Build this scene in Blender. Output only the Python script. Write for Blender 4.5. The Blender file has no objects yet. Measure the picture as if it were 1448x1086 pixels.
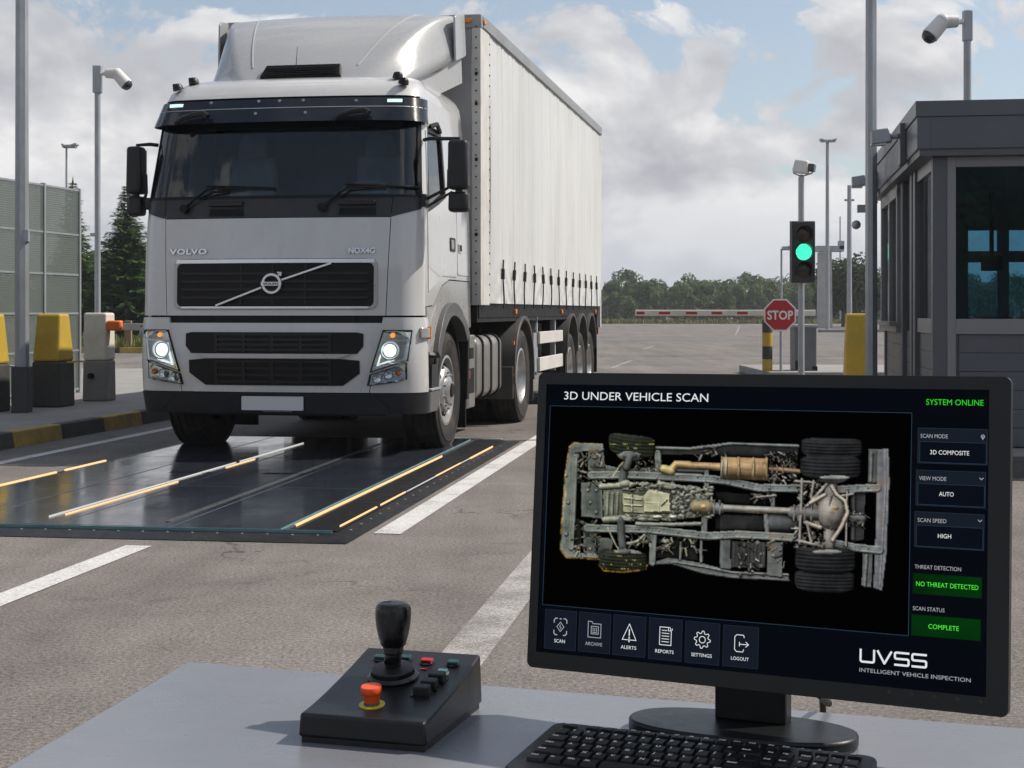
import bpy, bmesh, math, random
import numpy as np
from mathutils import Vector, Matrix, geometry
from math import sin, cos, pi, radians, sqrt, atan2, tan
random.seed(7)
SC = bpy.context.scene
COL = SC.collection
FPX, CX, HY, CAMH = 2200.0, 724.0, 440.0, 1.2

# ------------------------------------------------------------------ helpers
def at(px, py, Y):
    """a point of the place at distance Y that is seen at pixel px,py"""
    return Vector(((px - CX) / FPX * Y, Y, CAMH - (py - HY) / FPX * Y))

def gnd(px, py, z=0.0):
    Y = (CAMH - z) * FPX / (py - HY)
    return Vector(((px - CX) / FPX * Y, Y, z))

def tag(o, label=None, cat=None, group=None, kind=None):
    if label: o['label'] = label
    if cat: o['category'] = cat
    if group: o['group'] = group
    if kind: o['kind'] = kind
    return o

def empty(name, loc, rz=0.0, label=None, cat=None, group=None):
    o = bpy.data.objects.new(name, None)
    o.empty_display_size = .1
    COL.objects.link(o)
    o.location = loc
    o.rotation_euler = (0, 0, rz)
    return tag(o, label, cat, group)

def copy_tree(o, parent=None):
    c = o.copy()
    COL.objects.link(c)
    c.parent = parent
    for ch in o.children:
        copy_tree(ch, c)
    return c

class MB:
    def __init__(self):
        self.bm = bmesh.new()
        self.mi = 0
    def v(self, p): return self.bm.verts.new(p)
    def f(self, vs):
        try:
            fc = self.bm.faces.new(vs)
            fc.material_index = self.mi
            return fc
        except ValueError:
            return None
    def face(self, pts): return self.f([self.v(p) for p in pts])
    def box(self, c, s, rz=0.0, M=None, taper=None):
        """box centred at c of size s; taper scales the top face in x,y"""
        hx, hy, hz = s[0] / 2, s[1] / 2, s[2] / 2
        tx, ty = taper if taper else (1, 1)
        pts = [(-hx, -hy, -hz), (hx, -hy, -hz), (hx, hy, -hz), (-hx, hy, -hz),
               (-hx * tx, -hy * ty, hz), (hx * tx, -hy * ty, hz), (hx * tx, hy * ty, hz), (-hx * tx, hy * ty, hz)]
        R = Matrix.Rotation(rz, 3, 'Z') if M is None else M
        c = Vector(c)
        vs = [self.v(c + R @ Vector(p)) for p in pts]
        for q in ((3, 2, 1, 0), (4, 5, 6, 7), (0, 1, 5, 4), (1, 2, 6, 5), (2, 3, 7, 6), (3, 0, 4, 7)):
            self.f([vs[i] for i in q])
        return self
    def bx(self, x0, x1, y0, y1, z0, z1):
        return self.box(((x0 + x1) / 2, (y0 + y1) / 2, (z0 + z1) / 2), (abs(x1 - x0), abs(y1 - y0), abs(z1 - z0)))
    def bar(self, p0, p1, w, h, up=(0, 0, 1)):
        p0, p1 = Vector(p0), Vector(p1)
        d = p1 - p0
        L = d.length
        d.normalize()
        up = Vector(up)
        s = d.cross(up)
        if s.length < 1e-5: s = d.cross(Vector((0, 1, 0)))
        s.normalize()
        u = s.cross(d)
        M = Matrix((d, s, u)).transposed()
        return self.box((p0 + p1) / 2, (L, w, h), M=M)
    def cyl(self, p0, p1, r0, r1=None, n=16, caps=True):
        r1 = r0 if r1 is None else r1
        p0, p1 = Vector(p0), Vector(p1)
        d = (p1 - p0).normalized()
        a = d.orthogonal().normalized()
        b = d.cross(a)
        A = [self.v(p0 + (a * cos(2 * pi * i / n) + b * sin(2 * pi * i / n)) * r0) for i in range(n)]
        B = [self.v(p1 + (a * cos(2 * pi * i / n) + b * sin(2 * pi * i / n)) * r1) for i in range(n)]
        for i in range(n):
            self.f([A[i], A[(i + 1) % n], B[(i + 1) % n], B[i]])
        if caps:
            self.f(A[::-1]); self.f(B)
        return self
    def tube(self, pts, r, n=8, r1=None):
        pts = [Vector(p) for p in pts]
        rings = []
        a = None
        for i, p in enumerate(pts):
            d = (pts[min(i + 1, len(pts) - 1)] - pts[max(i - 1, 0)]).normalized()
            if a is None: a = d.orthogonal().normalized()
            a = (a - d * a.dot(d)).normalized()
            b = d.cross(a)
            rr = r if r1 is None else r + (r1 - r) * i / (len(pts) - 1)
            rings.append([self.v(p + (a * cos(2 * pi * k / n) + b * sin(2 * pi * k / n)) * rr) for k in range(n)])
        for A, B in zip(rings, rings[1:]):
            for k in range(n):
                self.f([A[k], A[(k + 1) % n], B[(k + 1) % n], B[k]])
        self.f(rings[0][::-1]); self.f(rings[-1])
        return self
    def lathe(self, prof, o=(0, 0, 0), ax=(0, 0, 1), n=32, closed=False):
        """prof: list of (radius, height along axis)"""
        o, d = Vector(o), Vector(ax).normalized()
        a = d.orthogonal().normalized()
        b = d.cross(a)
        rings = []
        for r, h in prof:
            if r < 1e-6:
                rings.append([self.v(o + d * h)])
            else:
                rings.append([self.v(o + d * h + (a * cos(2 * pi * k / n) + b * sin(2 * pi * k / n)) * r) for k in range(n)])
        prs = list(zip(rings, rings[1:]))
        if closed: prs.append((rings[-1], rings[0]))
        for A, B in prs:
            for k in range(n):
                k2 = (k + 1) % n
                if len(A) == 1 and len(B) == 1: continue
                if len(A) == 1: self.f([A[0], B[k2], B[k]])
                elif len(B) == 1: self.f([A[k], A[k2], B[0]])
                else: self.f([A[k], A[k2], B[k2], B[k]])
        return self
    def sheet(self, P, nu, nv, off=0.0, th=0.0):
        """grid patch P(u,v,off)->point, u,v in 0..1; th > 0 gives it thickness"""
        A = [[self.v(P(i / nu, j / nv, off)) for j in range(nv + 1)] for i in range(nu + 1)]
        for i in range(nu):
            for j in range(nv):
                self.f([A[i][j], A[i + 1][j], A[i + 1][j + 1], A[i][j + 1]])
        if th:
            B = [[self.v(P(i / nu, j / nv, off - th)) for j in range(nv + 1)] for i in range(nu + 1)]
            for i in range(nu):
                for j in range(nv):
                    self.f([B[i][j + 1], B[i + 1][j + 1], B[i + 1][j], B[i][j]])
            rim = [(i, 0) for i in range(nu + 1)] + [(nu, j) for j in range(1, nv + 1)] + \
                  [(i, nv) for i in range(nu - 1, -1, -1)] + [(0, j) for j in range(nv - 1, 0, -1)]
            for (a, b), (c, d) in zip(rim, rim[1:] + rim[:1]):
                self.f([A[a][b], B[a][b], B[c][d], A[c][d]])
        return self
    def plate(self, outer, P, o1, o2, holes=()):
        """flat 2D polygon with holes, mapped by P(a,b,off), between offsets o1 and o2"""
        loops = [list(outer)] + [list(h) for h in holes]
        tris = geometry.tessellate_polygon([[Vector((a, b, 0)) for a, b in l] for l in loops])
        flat = [p for l in loops for p in l]
        A = [self.v(P(a, b, o1)) for a, b in flat]
        B = [self.v(P(a, b, o2)) for a, b in flat]
        for t in tris:
            self.f([A[i] for i in t]); self.f([B[i] for i in reversed(t)])
        k = 0
        for l in loops:
            n = len(l)
            for i in range(n):
                j = (i + 1) % n
                self.f([A[k + i], A[k + j], B[k + j], B[k + i]])
            k += n
        return self
    def ball(self, c, r, s=(1, 1, 1), sub=2):
        g = bmesh.ops.create_icosphere(self.bm, subdivisions=sub, radius=r)
        for v in g['verts']:
            v.co = Vector((v.co.x * s[0], v.co.y * s[1], v.co.z * s[2])) + Vector(c)
        for v in g['verts']:
            for f in v.link_faces: f.material_index = self.mi
        return self
    def split(self, name, mat, parent=None, **kw):
        """one object per loose piece"""
        bm = self.bm
        bm.verts.index_update()
        seen, out = set(), []
        for v0 in bm.verts:
            if v0.index in seen: continue
            st, isl = [v0], set()
            while st:
                v = st.pop()
                if v.index in isl: continue
                isl.add(v.index)
                st += [e.other_vert(v) for e in v.link_edges]
            seen |= isl
            m = MB(); mp = {}
            for f in {f for i in isl for f in self._vl(i).link_faces}:
                vs = []
                for v in f.verts:
                    if v.index not in mp: mp[v.index] = m.v(v.co)
                    vs.append(mp[v.index])
                g = m.f(vs)
                if g: g.material_index = f.material_index
            out.append(m.build(name, mat, parent, **kw))
        bm.free()
        return out
    def _vl(self, i):
        self.bm.verts.ensure_lookup_table()
        return self.bm.verts[i]
    def build(self, name, mat, parent=None, smooth=35, bevel=0.0, bseg=2, normals=True, loc=None):
        bm = self.bm
        if normals: bmesh.ops.recalc_face_normals(bm, faces=bm.faces[:])
        me = bpy.data.meshes.new(name)
        bm.to_mesh(me)
        bm.free()
        if smooth:
            me.polygons.foreach_set('use_smooth', [True] * len(me.polygons))
            me.set_sharp_from_angle(angle=radians(smooth))
        for m in (mat if isinstance(mat, (list, tuple)) else [mat]):
            me.materials.append(m)
        o = bpy.data.objects.new(name, me)
        COL.objects.link(o)
        if parent is not None: o.parent = parent
        if loc is not None: o.location = loc
        if bevel:
            b = o.modifiers.new('Bevel', 'BEVEL')
            b.width = bevel; b.segments = bseg; b.limit_method = 'ANGLE'; b.angle_limit = radians(40)
            b.harden_normals = False
        return o

# ------------------------------------------------------------------ materials
def nodes_of(name):
    m = bpy.data.materials.new(name)
    m.use_nodes = True
    nt = m.node_tree
    for n in list(nt.nodes): nt.nodes.remove(n)
    out = nt.nodes.new('ShaderNodeOutputMaterial')
    return m, nt, out

def N(nt, t, **kw):
    n = nt.nodes.new(t)
    for k, v in kw.items():
        if k in n.inputs: n.inputs[k].default_value = v
        else: setattr(n, k, v)
    return n

def noise(nt, vec, scale, detail=4, rough=.55, dist=0.0):
    n = N(nt, 'ShaderNodeTexNoise')
    n.inputs['Scale'].default_value = scale
    n.inputs['Detail'].default_value = detail
    n.inputs['Roughness'].default_value = rough
    n.inputs['Distortion'].default_value = dist
    if vec is not None: nt.links.new(vec, n.inputs['Vector'])
    return n.outputs['Fac']

def ramp(nt, fac, stops):
    r = N(nt, 'ShaderNodeValToRGB')
    e = r.color_ramp.elements
    while len(e) < len(stops): e.new(.5)
    for k, (p, c) in enumerate(stops):
        e[k].position = p
        e[k].color = (c, c, c, 1) if isinstance(c, (int, float)) else (*c[:3], 1)
    nt.links.new(fac, r.inputs['Fac'])
    return r.outputs['Color']

def mix(nt, fac, a, b, mode='MIX'):
    m = N(nt, 'ShaderNodeMix', data_type='RGBA', blend_type=mode)
    for i, s in ((0, fac), (6, a), (7, b)):
        if isinstance(s, (int, float)): m.inputs[i].default_value = s if i == 0 else (s, s, s, 1)
        elif isinstance(s, (tuple, list)): m.inputs[i].default_value = (*s[:3], 1)
        else: nt.links.new(s, m.inputs[i])
    return m.outputs[2]

def math_(nt, op, a, b=None, c=None, clamp=False):
    m = N(nt, 'ShaderNodeMath', operation=op, use_clamp=clamp)
    for i, s in enumerate((a, b, c)):
        if s is None: continue
        if isinstance(s, (int, float)): m.inputs[i].default_value = s
        else: nt.links.new(s, m.inputs[i])
    return m.outputs[0]

def ocoord(nt, scale=None):
    t = N(nt, 'ShaderNodeTexCoord').outputs['Object']
    if scale:
        mp = N(nt, 'ShaderNodeMapping')
        mp.inputs['Scale'].default_value = scale
        nt.links.new(t, mp.inputs['Vector'])
        return mp.outputs['Vector']
    return t

def bump(nt, h, strength, dist=.01):
    b = N(nt, 'ShaderNodeBump')
    b.inputs['Strength'].default_value = strength
    b.inputs['Distance'].default_value = dist
    nt.links.new(h, b.inputs['Height'])
    return b.outputs['Normal']

def mat(name, col, rough=.5, metal=0.0, var=.12, vs=3.0, b=0.0, bs=60.0, coat=0.0, dirt=0.0, dirtcol=(.12, .1, .08),
        ds=2.2, spec=.5, rv=.15, stretch=None):
    """procedural surface: base colour broken up by noise, dirt patches, uneven gloss, fine bump"""
    m, nt, out = nodes_of(name)
    p = N(nt, 'ShaderNodeBsdfPrincipled')
    oc = ocoord(nt, stretch)
    n1 = noise(nt, oc, vs, 6, .6)
    c = mix(nt, 1.0, col, ramp(nt, n1, [(.25, 1 - var), (.75, 1 + var * .5)]), 'MULTIPLY')
    if dirt:
        d = ramp(nt, noise(nt, oc, ds, 8, .7, .6), [(.46, 0.0), (.75, 1.0)])
        dm = math_(nt, 'MULTIPLY', d, dirt)
        c = mix(nt, dm, c, dirtcol)
    nt.links.new(c, p.inputs['Base Color'])
    rr = ramp(nt, noise(nt, oc, vs * 4 + 3, 5, .65), [(.3, max(.02, rough - rv * rough)), (.7, min(1, rough + rv * rough))])
    nt.links.new(rr, p.inputs['Roughness'])
    p.inputs['Metallic'].default_value = metal
    p.inputs['Specular IOR Level'].default_value = spec
    p.inputs['Coat Weight'].default_value = coat
    p.inputs['Coat Roughness'].default_value = .06
    if b:
        nt.links.new(bump(nt, noise(nt, oc, bs, 4, .6), b, .004), p.inputs['Normal'])
    nt.links.new(p.outputs[0], out.inputs[0])
    return m

def emat(name, col, s=1.0):
    m, nt, out = nodes_of(name)
    e = N(nt, 'ShaderNodeEmission')
    e.inputs[0].default_value = (*col, 1)
    e.inputs[1].default_value = s
    nt.links.new(e.outputs[0], out.inputs[0])
    return m

def glass(name, tint, rough=.01, ior=1.5, gloss=1.0):
    m, nt, out = nodes_of(name)
    t = N(nt, 'ShaderNodeBsdfTransparent')
    t.inputs[0].default_value = (*tint, 1)
    g = N(nt, 'ShaderNodeBsdfGlossy')
    g.inputs['Roughness'].default_value = rough
    g.inputs[0].default_value = (gloss, gloss, gloss, 1)
    fr = N(nt, 'ShaderNodeFresnel')
    fr.inputs[0].default_value = ior
    mx = N(nt, 'ShaderNodeMixShader')
    nt.links.new(fr.outputs[0], mx.inputs[0])
    nt.links.new(t.outputs[0], mx.inputs[1])
    nt.links.new(g.outputs[0], mx.inputs[2])
    nt.links.new(mx.outputs[0], out.inputs[0])
    return m

K = {}
K['white_paint'] = mat('truck_white_paint', (.54, .548, .545), .3, var=.06, vs=1.2, coat=1.0, dirt=.3, dirtcol=(.34, .31, .27), ds=1.4, stretch=(1, 1, .45))
K['silver_paint'] = mat('silver_paint', (.38, .38, .375), .3, metal=.3, var=.06, coat=.4, dirt=.2, dirtcol=(.2, .18, .15))
K['bumper_plastic'] = mat('bumper_plastic', (.018, .02, .024), .38, var=.2, dirt=.25, dirtcol=(.06, .055, .05), spec=.4)
K['black_plastic'] = mat('black_plastic', (.008, .0085, .0095), .42, var=.2, dirt=.15, dirtcol=(.03, .028, .025), spec=.4)
K['visor_plastic'] = mat('visor_plastic', (.006, .009, .015), .14, var=.1, rv=.3)
K['chassis_black'] = mat('chassis_black', (.008, .008, .008), .6, var=.3, dirt=.4, dirtcol=(.035, .03, .026), spec=.3)
K['grille_black'] = mat('grille_black', (.003, .003, .0035), .5, var=.2, spec=.25)
K['slat_black'] = mat('slat_black', (.008, .008, .009), .45, var=.2, spec=.35)
K['chrome'] = mat('chrome_trim', (.72, .73, .75), .3, metal=.75, var=.04)
K['alloy'] = mat('wheel_steel', (.5, .5, .5), .35, metal=.7, var=.15, vs=8, dirt=.35, dirtcol=(.16, .13, .1), ds=6)
K['tyre'] = mat('tyre_rubber', (.026, .025, .024), .75, var=.3, vs=6, b=.3, bs=120, dirt=.5, dirtcol=(.1, .09, .078), ds=5, spec=.3)
K['alu'] = mat('brushed_tank_metal', (.36, .35, .33), .38, metal=.75, var=.1, vs=5, dirt=.3, dirtcol=(.14, .12, .1))
K['galv'] = mat('galvanised_steel', (.36, .38, .4), .5, metal=.45, var=.22, vs=9, dirt=.2, dirtcol=(.2, .19, .18), stretch=(1, 1, .35))
K['lampglass'] = glass('lamp_glass', (.93, .95, .95), .02, 1.45)
K['reflector'] = mat('lamp_reflector', (.75, .77, .78), .12, metal=1.0, var=.25, vs=40)
K['lamp_on'] = emat('lamp_lit', (.9, 1.0, .97), 1.7)
K['amber'] = mat('amber_lens', (.75, .22, .02), .25, var=.2)
K['amber_on'] = emat('amber_lit', (1.0, .4, .08), 1.1)
K['red_lens'] = mat('red_lens', (.4, .02, .015), .25, var=.2)
K['step_grey'] = mat('step_grey', (.14, .14, .145), .35, metal=.3, var=.15, dirt=.3)
K['plate'] = mat('plate_blank', (.55, .56, .57), .4, var=.05)
K['interior'] = mat('cab_interior', (.07, .085, .1), .8, var=.3)
K['seat'] = mat('seat_fabric', (.16, .18, .2), .9, var=.3)
K['windscreen'] = glass('windscreen_glass', (.68, .82, .87), .01, 1.62)
K['sideglass'] = glass('side_glass', (.6, .75, .78), .01, 1.55)
K['strip_day'] = emat('day_strip', (.9, .98, 1.0), 1.1)
# ================================================================== the lorry
TA = math.atan(401 / FPX)            # its heading
TORG = Vector((-1.74, 13.62, 0.0))
truck = empty('tractor_unit', TORG, -TA,
              'white cab-over lorry tractor with lit headlights standing on the black scanner ramp', 'lorry')

def lerp_tab(t, z):
    if z <= t[0][0]: return t[0][1]
    for (a, x), (b, y) in zip(t, t[1:]):
        if z <= b:
            k = (z - a) / (b - a)
            return x + (y - x) * k
    return t[-1][1]
YFT = [(.3, -.99), (.54, -1.06), (.8, -1.085), (1.1, -1.075), (1.6, -1.06), (1.955, -1.03), (2.115, -1.0), (2.8, -.83), (2.95, -.79), (3.2, -.7)]
WTT = [(.3, 1.2), (.6, 1.215), (1.1, 1.21), (1.16, 1.2), (1.9, 1.195), (2.2, 1.18), (2.95, 1.125), (3.2, 1.1)]
RC = .22
BOW = .06
def Wz(z): return lerp_tab(WTT, z)
def Yz(z): return lerp_tab(YFT, z)
def yside(z): return Yz(z) + BOW + RC
def qend(z): return Wz(z) - RC + RC * pi / 2
def F(q, z, off=0.0):
    """point on the cab front: q metres along the rounded outline from the middle"""
    W, y0 = Wz(z), Yz(z)
    c = W - RC
    a, s = abs(q), (1 if q >= 0 else -1)
    if a <= c:
        x, y = a, y0 + BOW * (a / c) ** 2
        nx, ny = 2 * BOW * a / c / c, -1.0
    elif a <= c + RC * pi / 2:
        th = (a - c) / RC
        x, y = c + RC * sin(th), y0 + BOW + RC * (1 - cos(th))
        nx, ny = sin(th), -cos(th)
    else:
        x, y = W, y0 + BOW + RC + (a - c - RC * pi / 2)
        nx, ny = 1.0, 0.0
    l = sqrt(nx * nx + ny * ny)
    return Vector((s * (x + nx / l * off), y + ny / l * off, z))
def fquad(c4):
    (q0, z0), (q1, z1), (q2, z2), (q3, z3) = c4
    def P(u, v, off):
        qb, zb = q0 + (q1 - q0) * u, z0 + (z1 - z0) * u
        qt, zt = q3 + (q2 - q3) * u, z3 + (z2 - z3) * u
        return F(qb + (qt - qb) * v, zb + (zt - zb) * v, off)
    return P
def Sd(s):
    def P(y, z, off): return Vector((s * (Wz(z) + off), y, z))
    return P
def Fp(q, z, off): return F(q, z, off)
def fpatch(mb, c4, off, th, nu=24, nv=6):
    return mb.sheet(fquad(c4), nu, nv, off, th)
def sub_div(poly, step=.12):
    out = []
    for (a, b), (c, d) in zip(poly, poly[1:] + poly[:1]):
        n = max(1, int(math.hypot(c - a, d - b) / step))
        out += [(a + (c - a) * i / n, b + (d - b) * i / n) for i in range(n)]
    return out

# --- body shell -----------------------------------------------------
mb = MB()
G = .006
fpatch(mb, [(-.925, 1.165), (.925, 1.165), (.955, 1.955), (-.955, 1.955)], 0, .03, 30, 10)
for s in (-1, 1):       # corner panels
    c4 = [(s * (.925 + G), 1.165), (s * qend(1.165), 1.165), (s * qend(1.955), 1.955), (s * (.955 + G), 1.955)]
    fpatch(mb, c4, 0, .03, 16, 10)
    # pillars beside the windscreen
    c4 = [(s * (qend(2.115) - .09), 2.115), (s * qend(2.115), 2.115), (s * qend(2.97), 2.97), (s * (qend(2.97) - .09), 2.97)]
    fpatch(mb, c4, 0, .03, 8, 14)
    fpatch(mb, [(s * .958, 1.95), (s * (qend(1.955) - .09), 1.95), (s * (qend(1.955) - .09), 2.06), (s * .958, 1.985)], -.003, .02, 10, 3)
    c4 = [(s * (qend(1.955) - .1), 1.955), (s * qend(1.955), 1.955), (s * qend(2.115), 2.115), (s * (qend(2.115) - .09), 2.115)]
    fpatch(mb, c4, 0, .03, 8, 3)
    # side with window opening
    zz = [1.24, 1.6, 1.955, 2.115, 2.4, 2.8, 2.97]
    outer = [(yside(z) + .001, z) for z in zz][::-1] + [(-.52, 1.25), (-.2, 1.42), (.1, 1.475), (.6, 1.475), (.96, 1.475), (.96, 2.2), (.94, 2.6), (.9, 2.97)]
    hole = [(-.66, 2.03), (-.3, 2.11), (0, 2.19), (.0, 2.66), (-.05, 2.72), (-.5, 2.72), (-.56, 2.68)]
    mb.plate(sub_div(outer, .2), Sd(s), 0, -.03, [sub_div(hole, .2)])
# roof
rings = []
RT = [(2.97, -.79, 1.122, .9), (3.04, -.74, 1.11, .9), (3.1, -.66, 1.08, .88), (3.15, -.55, 1.03, .86), (3.185, -.4, .95, .8), (3.2, -.2, .8, .7)]
for z, y0, W, yr in RT:
    c = W - RC
    ring = []
    for i in range(41):
        t = -1 + 2 * i / 40
        if abs(t) < .6:
            a = abs(t) / .6 * c; x, y = a, y0 + BOW * (a / c) ** 2
        elif abs(t) < .9:
            th = (abs(t) - .6) / .3 * pi / 2; x, y = c + RC * sin(th), y0 + BOW + RC * (1 - cos(th))
        else:
            x, y = W, y0 + BOW + RC + (abs(t) - .9) / .1 * (yr - y0 - BOW - RC)
        ring.append(mb.v((x * (1 if t > 0 else -1), y, z)))
    rings.append(ring)
for A, B in zip(rings, rings[1:]):
    for i in range(40): mb.f([A[i], A[i + 1], B[i + 1], B[i]])
    mb.f([A[40], A[0], B[0], B[40]])
mb.f(rings[-1])
# back wall
mb.bx(-1.1, 1.1, .87, .9, 1.47, 2.97)
body = mb.build('cab_body', K['white_paint'], truck, 30)

# upper white bumper and lower dark bumper, headlight corners
mb = MB()
fpatch(mb, [(-.79, .545), (.79, .545), (.9, 1.105), (-.9, 1.105)], 0, .03, 24, 6)
for s in (-1, 1):
    fpatch(mb, [(s * .797, .545), (s * (qend(.545) + .03), .545), (s * (qend(1.15) + .06), 1.15), (s * .907, 1.15)], .004, .03, 20, 8)
bump_o = mb.build('bumper', K['white_paint'], truck, 30)
mb = MB()
fpatch(mb, [(-1.0, .37), (1.0, .37), (.82, .538), (-.82, .538)], .012, .04, 26, 5)
for s in (-1, 1):
    fpatch(mb, [(s * 1.006, .37), (s * (qend(.37) + .04), .37), (s * (qend(.53) + .05), .538), (s * .826, .538)], .012, .04, 14, 5)
mb.build('lower_bumper', K['bumper_plastic'], truck, 30)
mb = MB()
mb.mi = 0
fpatch(mb, [(-.9, .352), (.9, .352), (.9, .372), (-.9, .372)], -.03, .03, 20, 2)
mb.build('air_dam', K['chassis_black'], truck)

# black inner frame seen through the gaps
mb = MB()
mb.bx(-1.12, 1.12, -.72, .86, 1.2, 1.93)
mb.bx(-.9, .9, -.96, -.72, .6, 1.93)
for s in (-1, 1): mb.bx(s * .9, s * 1.1, -.75, -.5, .45, 1.93)
mb.build('cab_frame', K['chassis_black'], truck)
mb = MB()
fpatch(mb, [(-1.02, 1.085), (1.02, 1.085), (1.0, 1.18), (-1.0, 1.18)], -.028, .02, 20, 2)
for x in (-.62, .6):
    mb.box((x, -1.03, 1.13), (.16, .02, .035))
mb.bx(-.4, .35, -1.04, -1.02, 1.118, 1.14)
mb.build('hood_gap', K['grille_black'], truck)

# cowl under the windscreen
mb = MB()
fpatch(mb, [(-.955, 1.96), (.955, 1.96), (.965, 2.118), (-.965, 2.118)], .002, .03, 26, 4)
for s in (-1, 1):
    fpatch(mb, [(s * .96, 1.96), (s * (qend(1.96) - .09), 2.03), (s * (qend(2.118) - .05), 2.118), (s * .97, 2.118)], .003, .03, 10, 4)
cowl = mb.build('cowl_panel', K['bumper_plastic'], truck, 30)
mb = MB()
for q0 in (-.42, .68):
    if q0 > 0: mb.build('cowl_vent', K['grille_black'], cowl); mb = MB()
    fpatch(mb, [(q0 - .15, 1.975), (q0 + .16, 1.975), (q0 + .15, 2.035), (q0 - .14, 2.035)], .007, .006, 8, 2)
    for k in range(5):
        z = 1.982 + k * .0105
        fpatch(mb, [(q0 - .14, z), (q0 + .14, z), (q0 + .14, z + .004), (q0 - .14, z + .004)], .011, .004, 8, 1)
mb.build('cowl_vent', K['grille_black'], cowl)
mb = MB()
for q0 in (-.42, .68):
    mb.bar(F(q0 - .15, 2.075, .018), F(q0 + .15, 2.075, .018), .035, .042)
mb.split('cowl_handle', K['black_plastic'], cowl, bevel=.008)

# windscreen with black border
def wq(z): return qend(z) - .092
mb = MB()
def WP(u, v, off):
    z = 2.12 + .76 * v
    return F(wq(z) * (2 * u - 1), z, off)
mb.sheet(WP, 44, 10, -.006, 0)
mb.build('windscreen', K['windscreen'], truck, 60)
mb = MB()
for s in (-1, 1):
    fpatch(mb, [(s * (wq(2.12) - .045), 2.12), (s * (wq(2.12) + .012), 2.12), (s * (wq(2.88) + .012), 2.88), (s * (wq(2.88) - .03), 2.88)], .004, .008, 6, 8)
fpatch(mb, [(-wq(2.12), 2.115), (wq(2.12), 2.115), (wq(2.15) - .02, 2.142), (-wq(2.15) + .02, 2.142)], .004, .008, 30, 1)
fpatch(mb, [(-wq(2.72), 2.70), (wq(2.72), 2.70), (wq(2.88), 2.88), (-wq(2.88), 2.88)], -.012, .004, 30, 3)
mb.build('windscreen_seal', K['grille_black'], truck)

# sun visor
mb = MB()
def VP(u, v, off):
    z = 2.745 + .205 * v
    q = (qend(z) + .02) * (2 * u - 1)
    k = 1 - abs(2 * u - 1) ** 6
    return F(q, z, .02 + (.015 + .09 * (1 - v)) * k + off)
mb.sheet(VP, 44, 6, 0, .012)
visor = mb.build('sun_visor', K['visor_plastic'], truck, 40)
mb = MB()
def VP2(u, v, off):
    z = 2.865 + .006 * v
    return F((qend(z) + .0) * (2 * u - 1), z, .02 + (.015 + .09 * (1 - (z - 2.745) / .205)) * (1 - abs(2 * u - 1) ** 6) + off)
mb.sheet(VP2, 40, 1, .004, .004)
for q, z in ((-.62, 2.93), (-.2, 2.93), (.18, 2.93), (.62, 2.92), (-.2, 2.82), (.22, 2.82), (-.02, 2.93)):
    p = F(q, z, .035 + .09 * (1 - (z - 2.745) / .205))
    mb.cyl(p, p + Vector((0, -.01, 0)), .012, n=10)
mb.build('visor_rivet', K['galv'], visor)
for s in (-1, 1):
    mb = MB()
    q = s * .93
    fpatch(mb, [(q - .055, 2.905), (q + .055, 2.905), (q + .055, 2.93), (q - .055, 2.93)], .058, .02, 6, 2)
    mb.build('marker_light', emat('marker_lit', (.65, 1, .97), 1.3) if s < 0 else bpy.data.materials['marker_lit'], visor)
for q in (-.72, .62):       # visor brackets
    mb = MB()
    d = 1 if q < 0 else 1
    mb.tube([F(q + x, 2.77 + z, .14) for x, z in ((-.16, -.02), (-.1, .02), (0, .05), (.09, .06), (.13, .03))], .02, 8, .026)
    mb.build('visor_bracket', K['black_plastic'], visor)

# wipers
for q0, q1 in ((-.78, .42), (.4, 1.03)):
    mb = MB()
    b = F(q0, 2.04, .03)
    L = .56
    m_ = F(q0 + .2, 2.2, .035)
    mb.cyl(F(q0, 2.04, .0), F(q0, 2.04, .05), .035, n=12)
    mb.tube([b, F(q0 + .1, 2.12, .045), m_, F(q0 + .5, 2.2, .03)], .012, 8, .008)
    mb.tube([F(q0 + .14, 2.12, .03), F(q0 + .24, 2.17, .03), F(q0 + .42, 2.195, .03)], .008, 6)
    mb.tube([F(q0 + .18 + i * .1, 2.222 - i * .004, .02) for i in range(7)], .011, 6)
    mb.build('wiper', K['grille_black'], truck)

# --- grilles -------------------------------------------------------
mb = MB()
def rrect(q0, q1, z0, z1, r, n=5):
    out = []
    for cq, cz, a0 in ((q1 - r, z0 + r, -90), (q1 - r, z1 - r, 0), (q0 + r, z1 - r, 90), (q0 + r, z0 + r, 180)):
        out += [(cq + r * cos(radians(a0 + 90 * i / n)), cz + r * sin(radians(a0 + 90 * i / n))) for i in range(n + 1)]
    return out
fpatch(mb, [(-.842, 1.228), (.842, 1.228), (.842, 1.596), (-.842, 1.596)], .008, .01, 36, 4)
gr = mb.build('grille', K['grille_black'], truck)
mb = MB()
for z in (1.3, 1.365, 1.43, 1.495):
    fpatch(mb, [(-.78, z), (.78, z), (.8, z + .022), (-.8, z + .022)], .02, .016, 24, 1)
for q in (-.27, 0, .27):
    fpatch(mb, [(q - .008, 1.25), (q + .008, 1.25), (q + .008, 1.575), (q - .008, 1.575)], .014, .01, 1, 4)
mb.build('grille_slat', K['slat_black'], gr)
mb = MB()
mb.plate(sub_div(rrect(-.86, .86, 1.215, 1.625, .06), .1), Fp, .014, -.004, [sub_div(rrect(-.832, .832, 1.236, 1.588, .045), .1)])
mb.build('grille_surround', K['silver_paint'], gr, bevel=.004)
mb = MB()
fpatch(mb, [(-.84, 1.59), (.84, 1.59), (.83, 1.62), (-.83, 1.62)], .022, .012, 30, 2)
fpatch(mb, [(-.78, 1.222), (.78, 1.222), (.8, 1.238), (-.8, 1.238)], .02, .012, 30, 1)
mb.build('chrome_strip', K['chrome'], gr)
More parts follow.
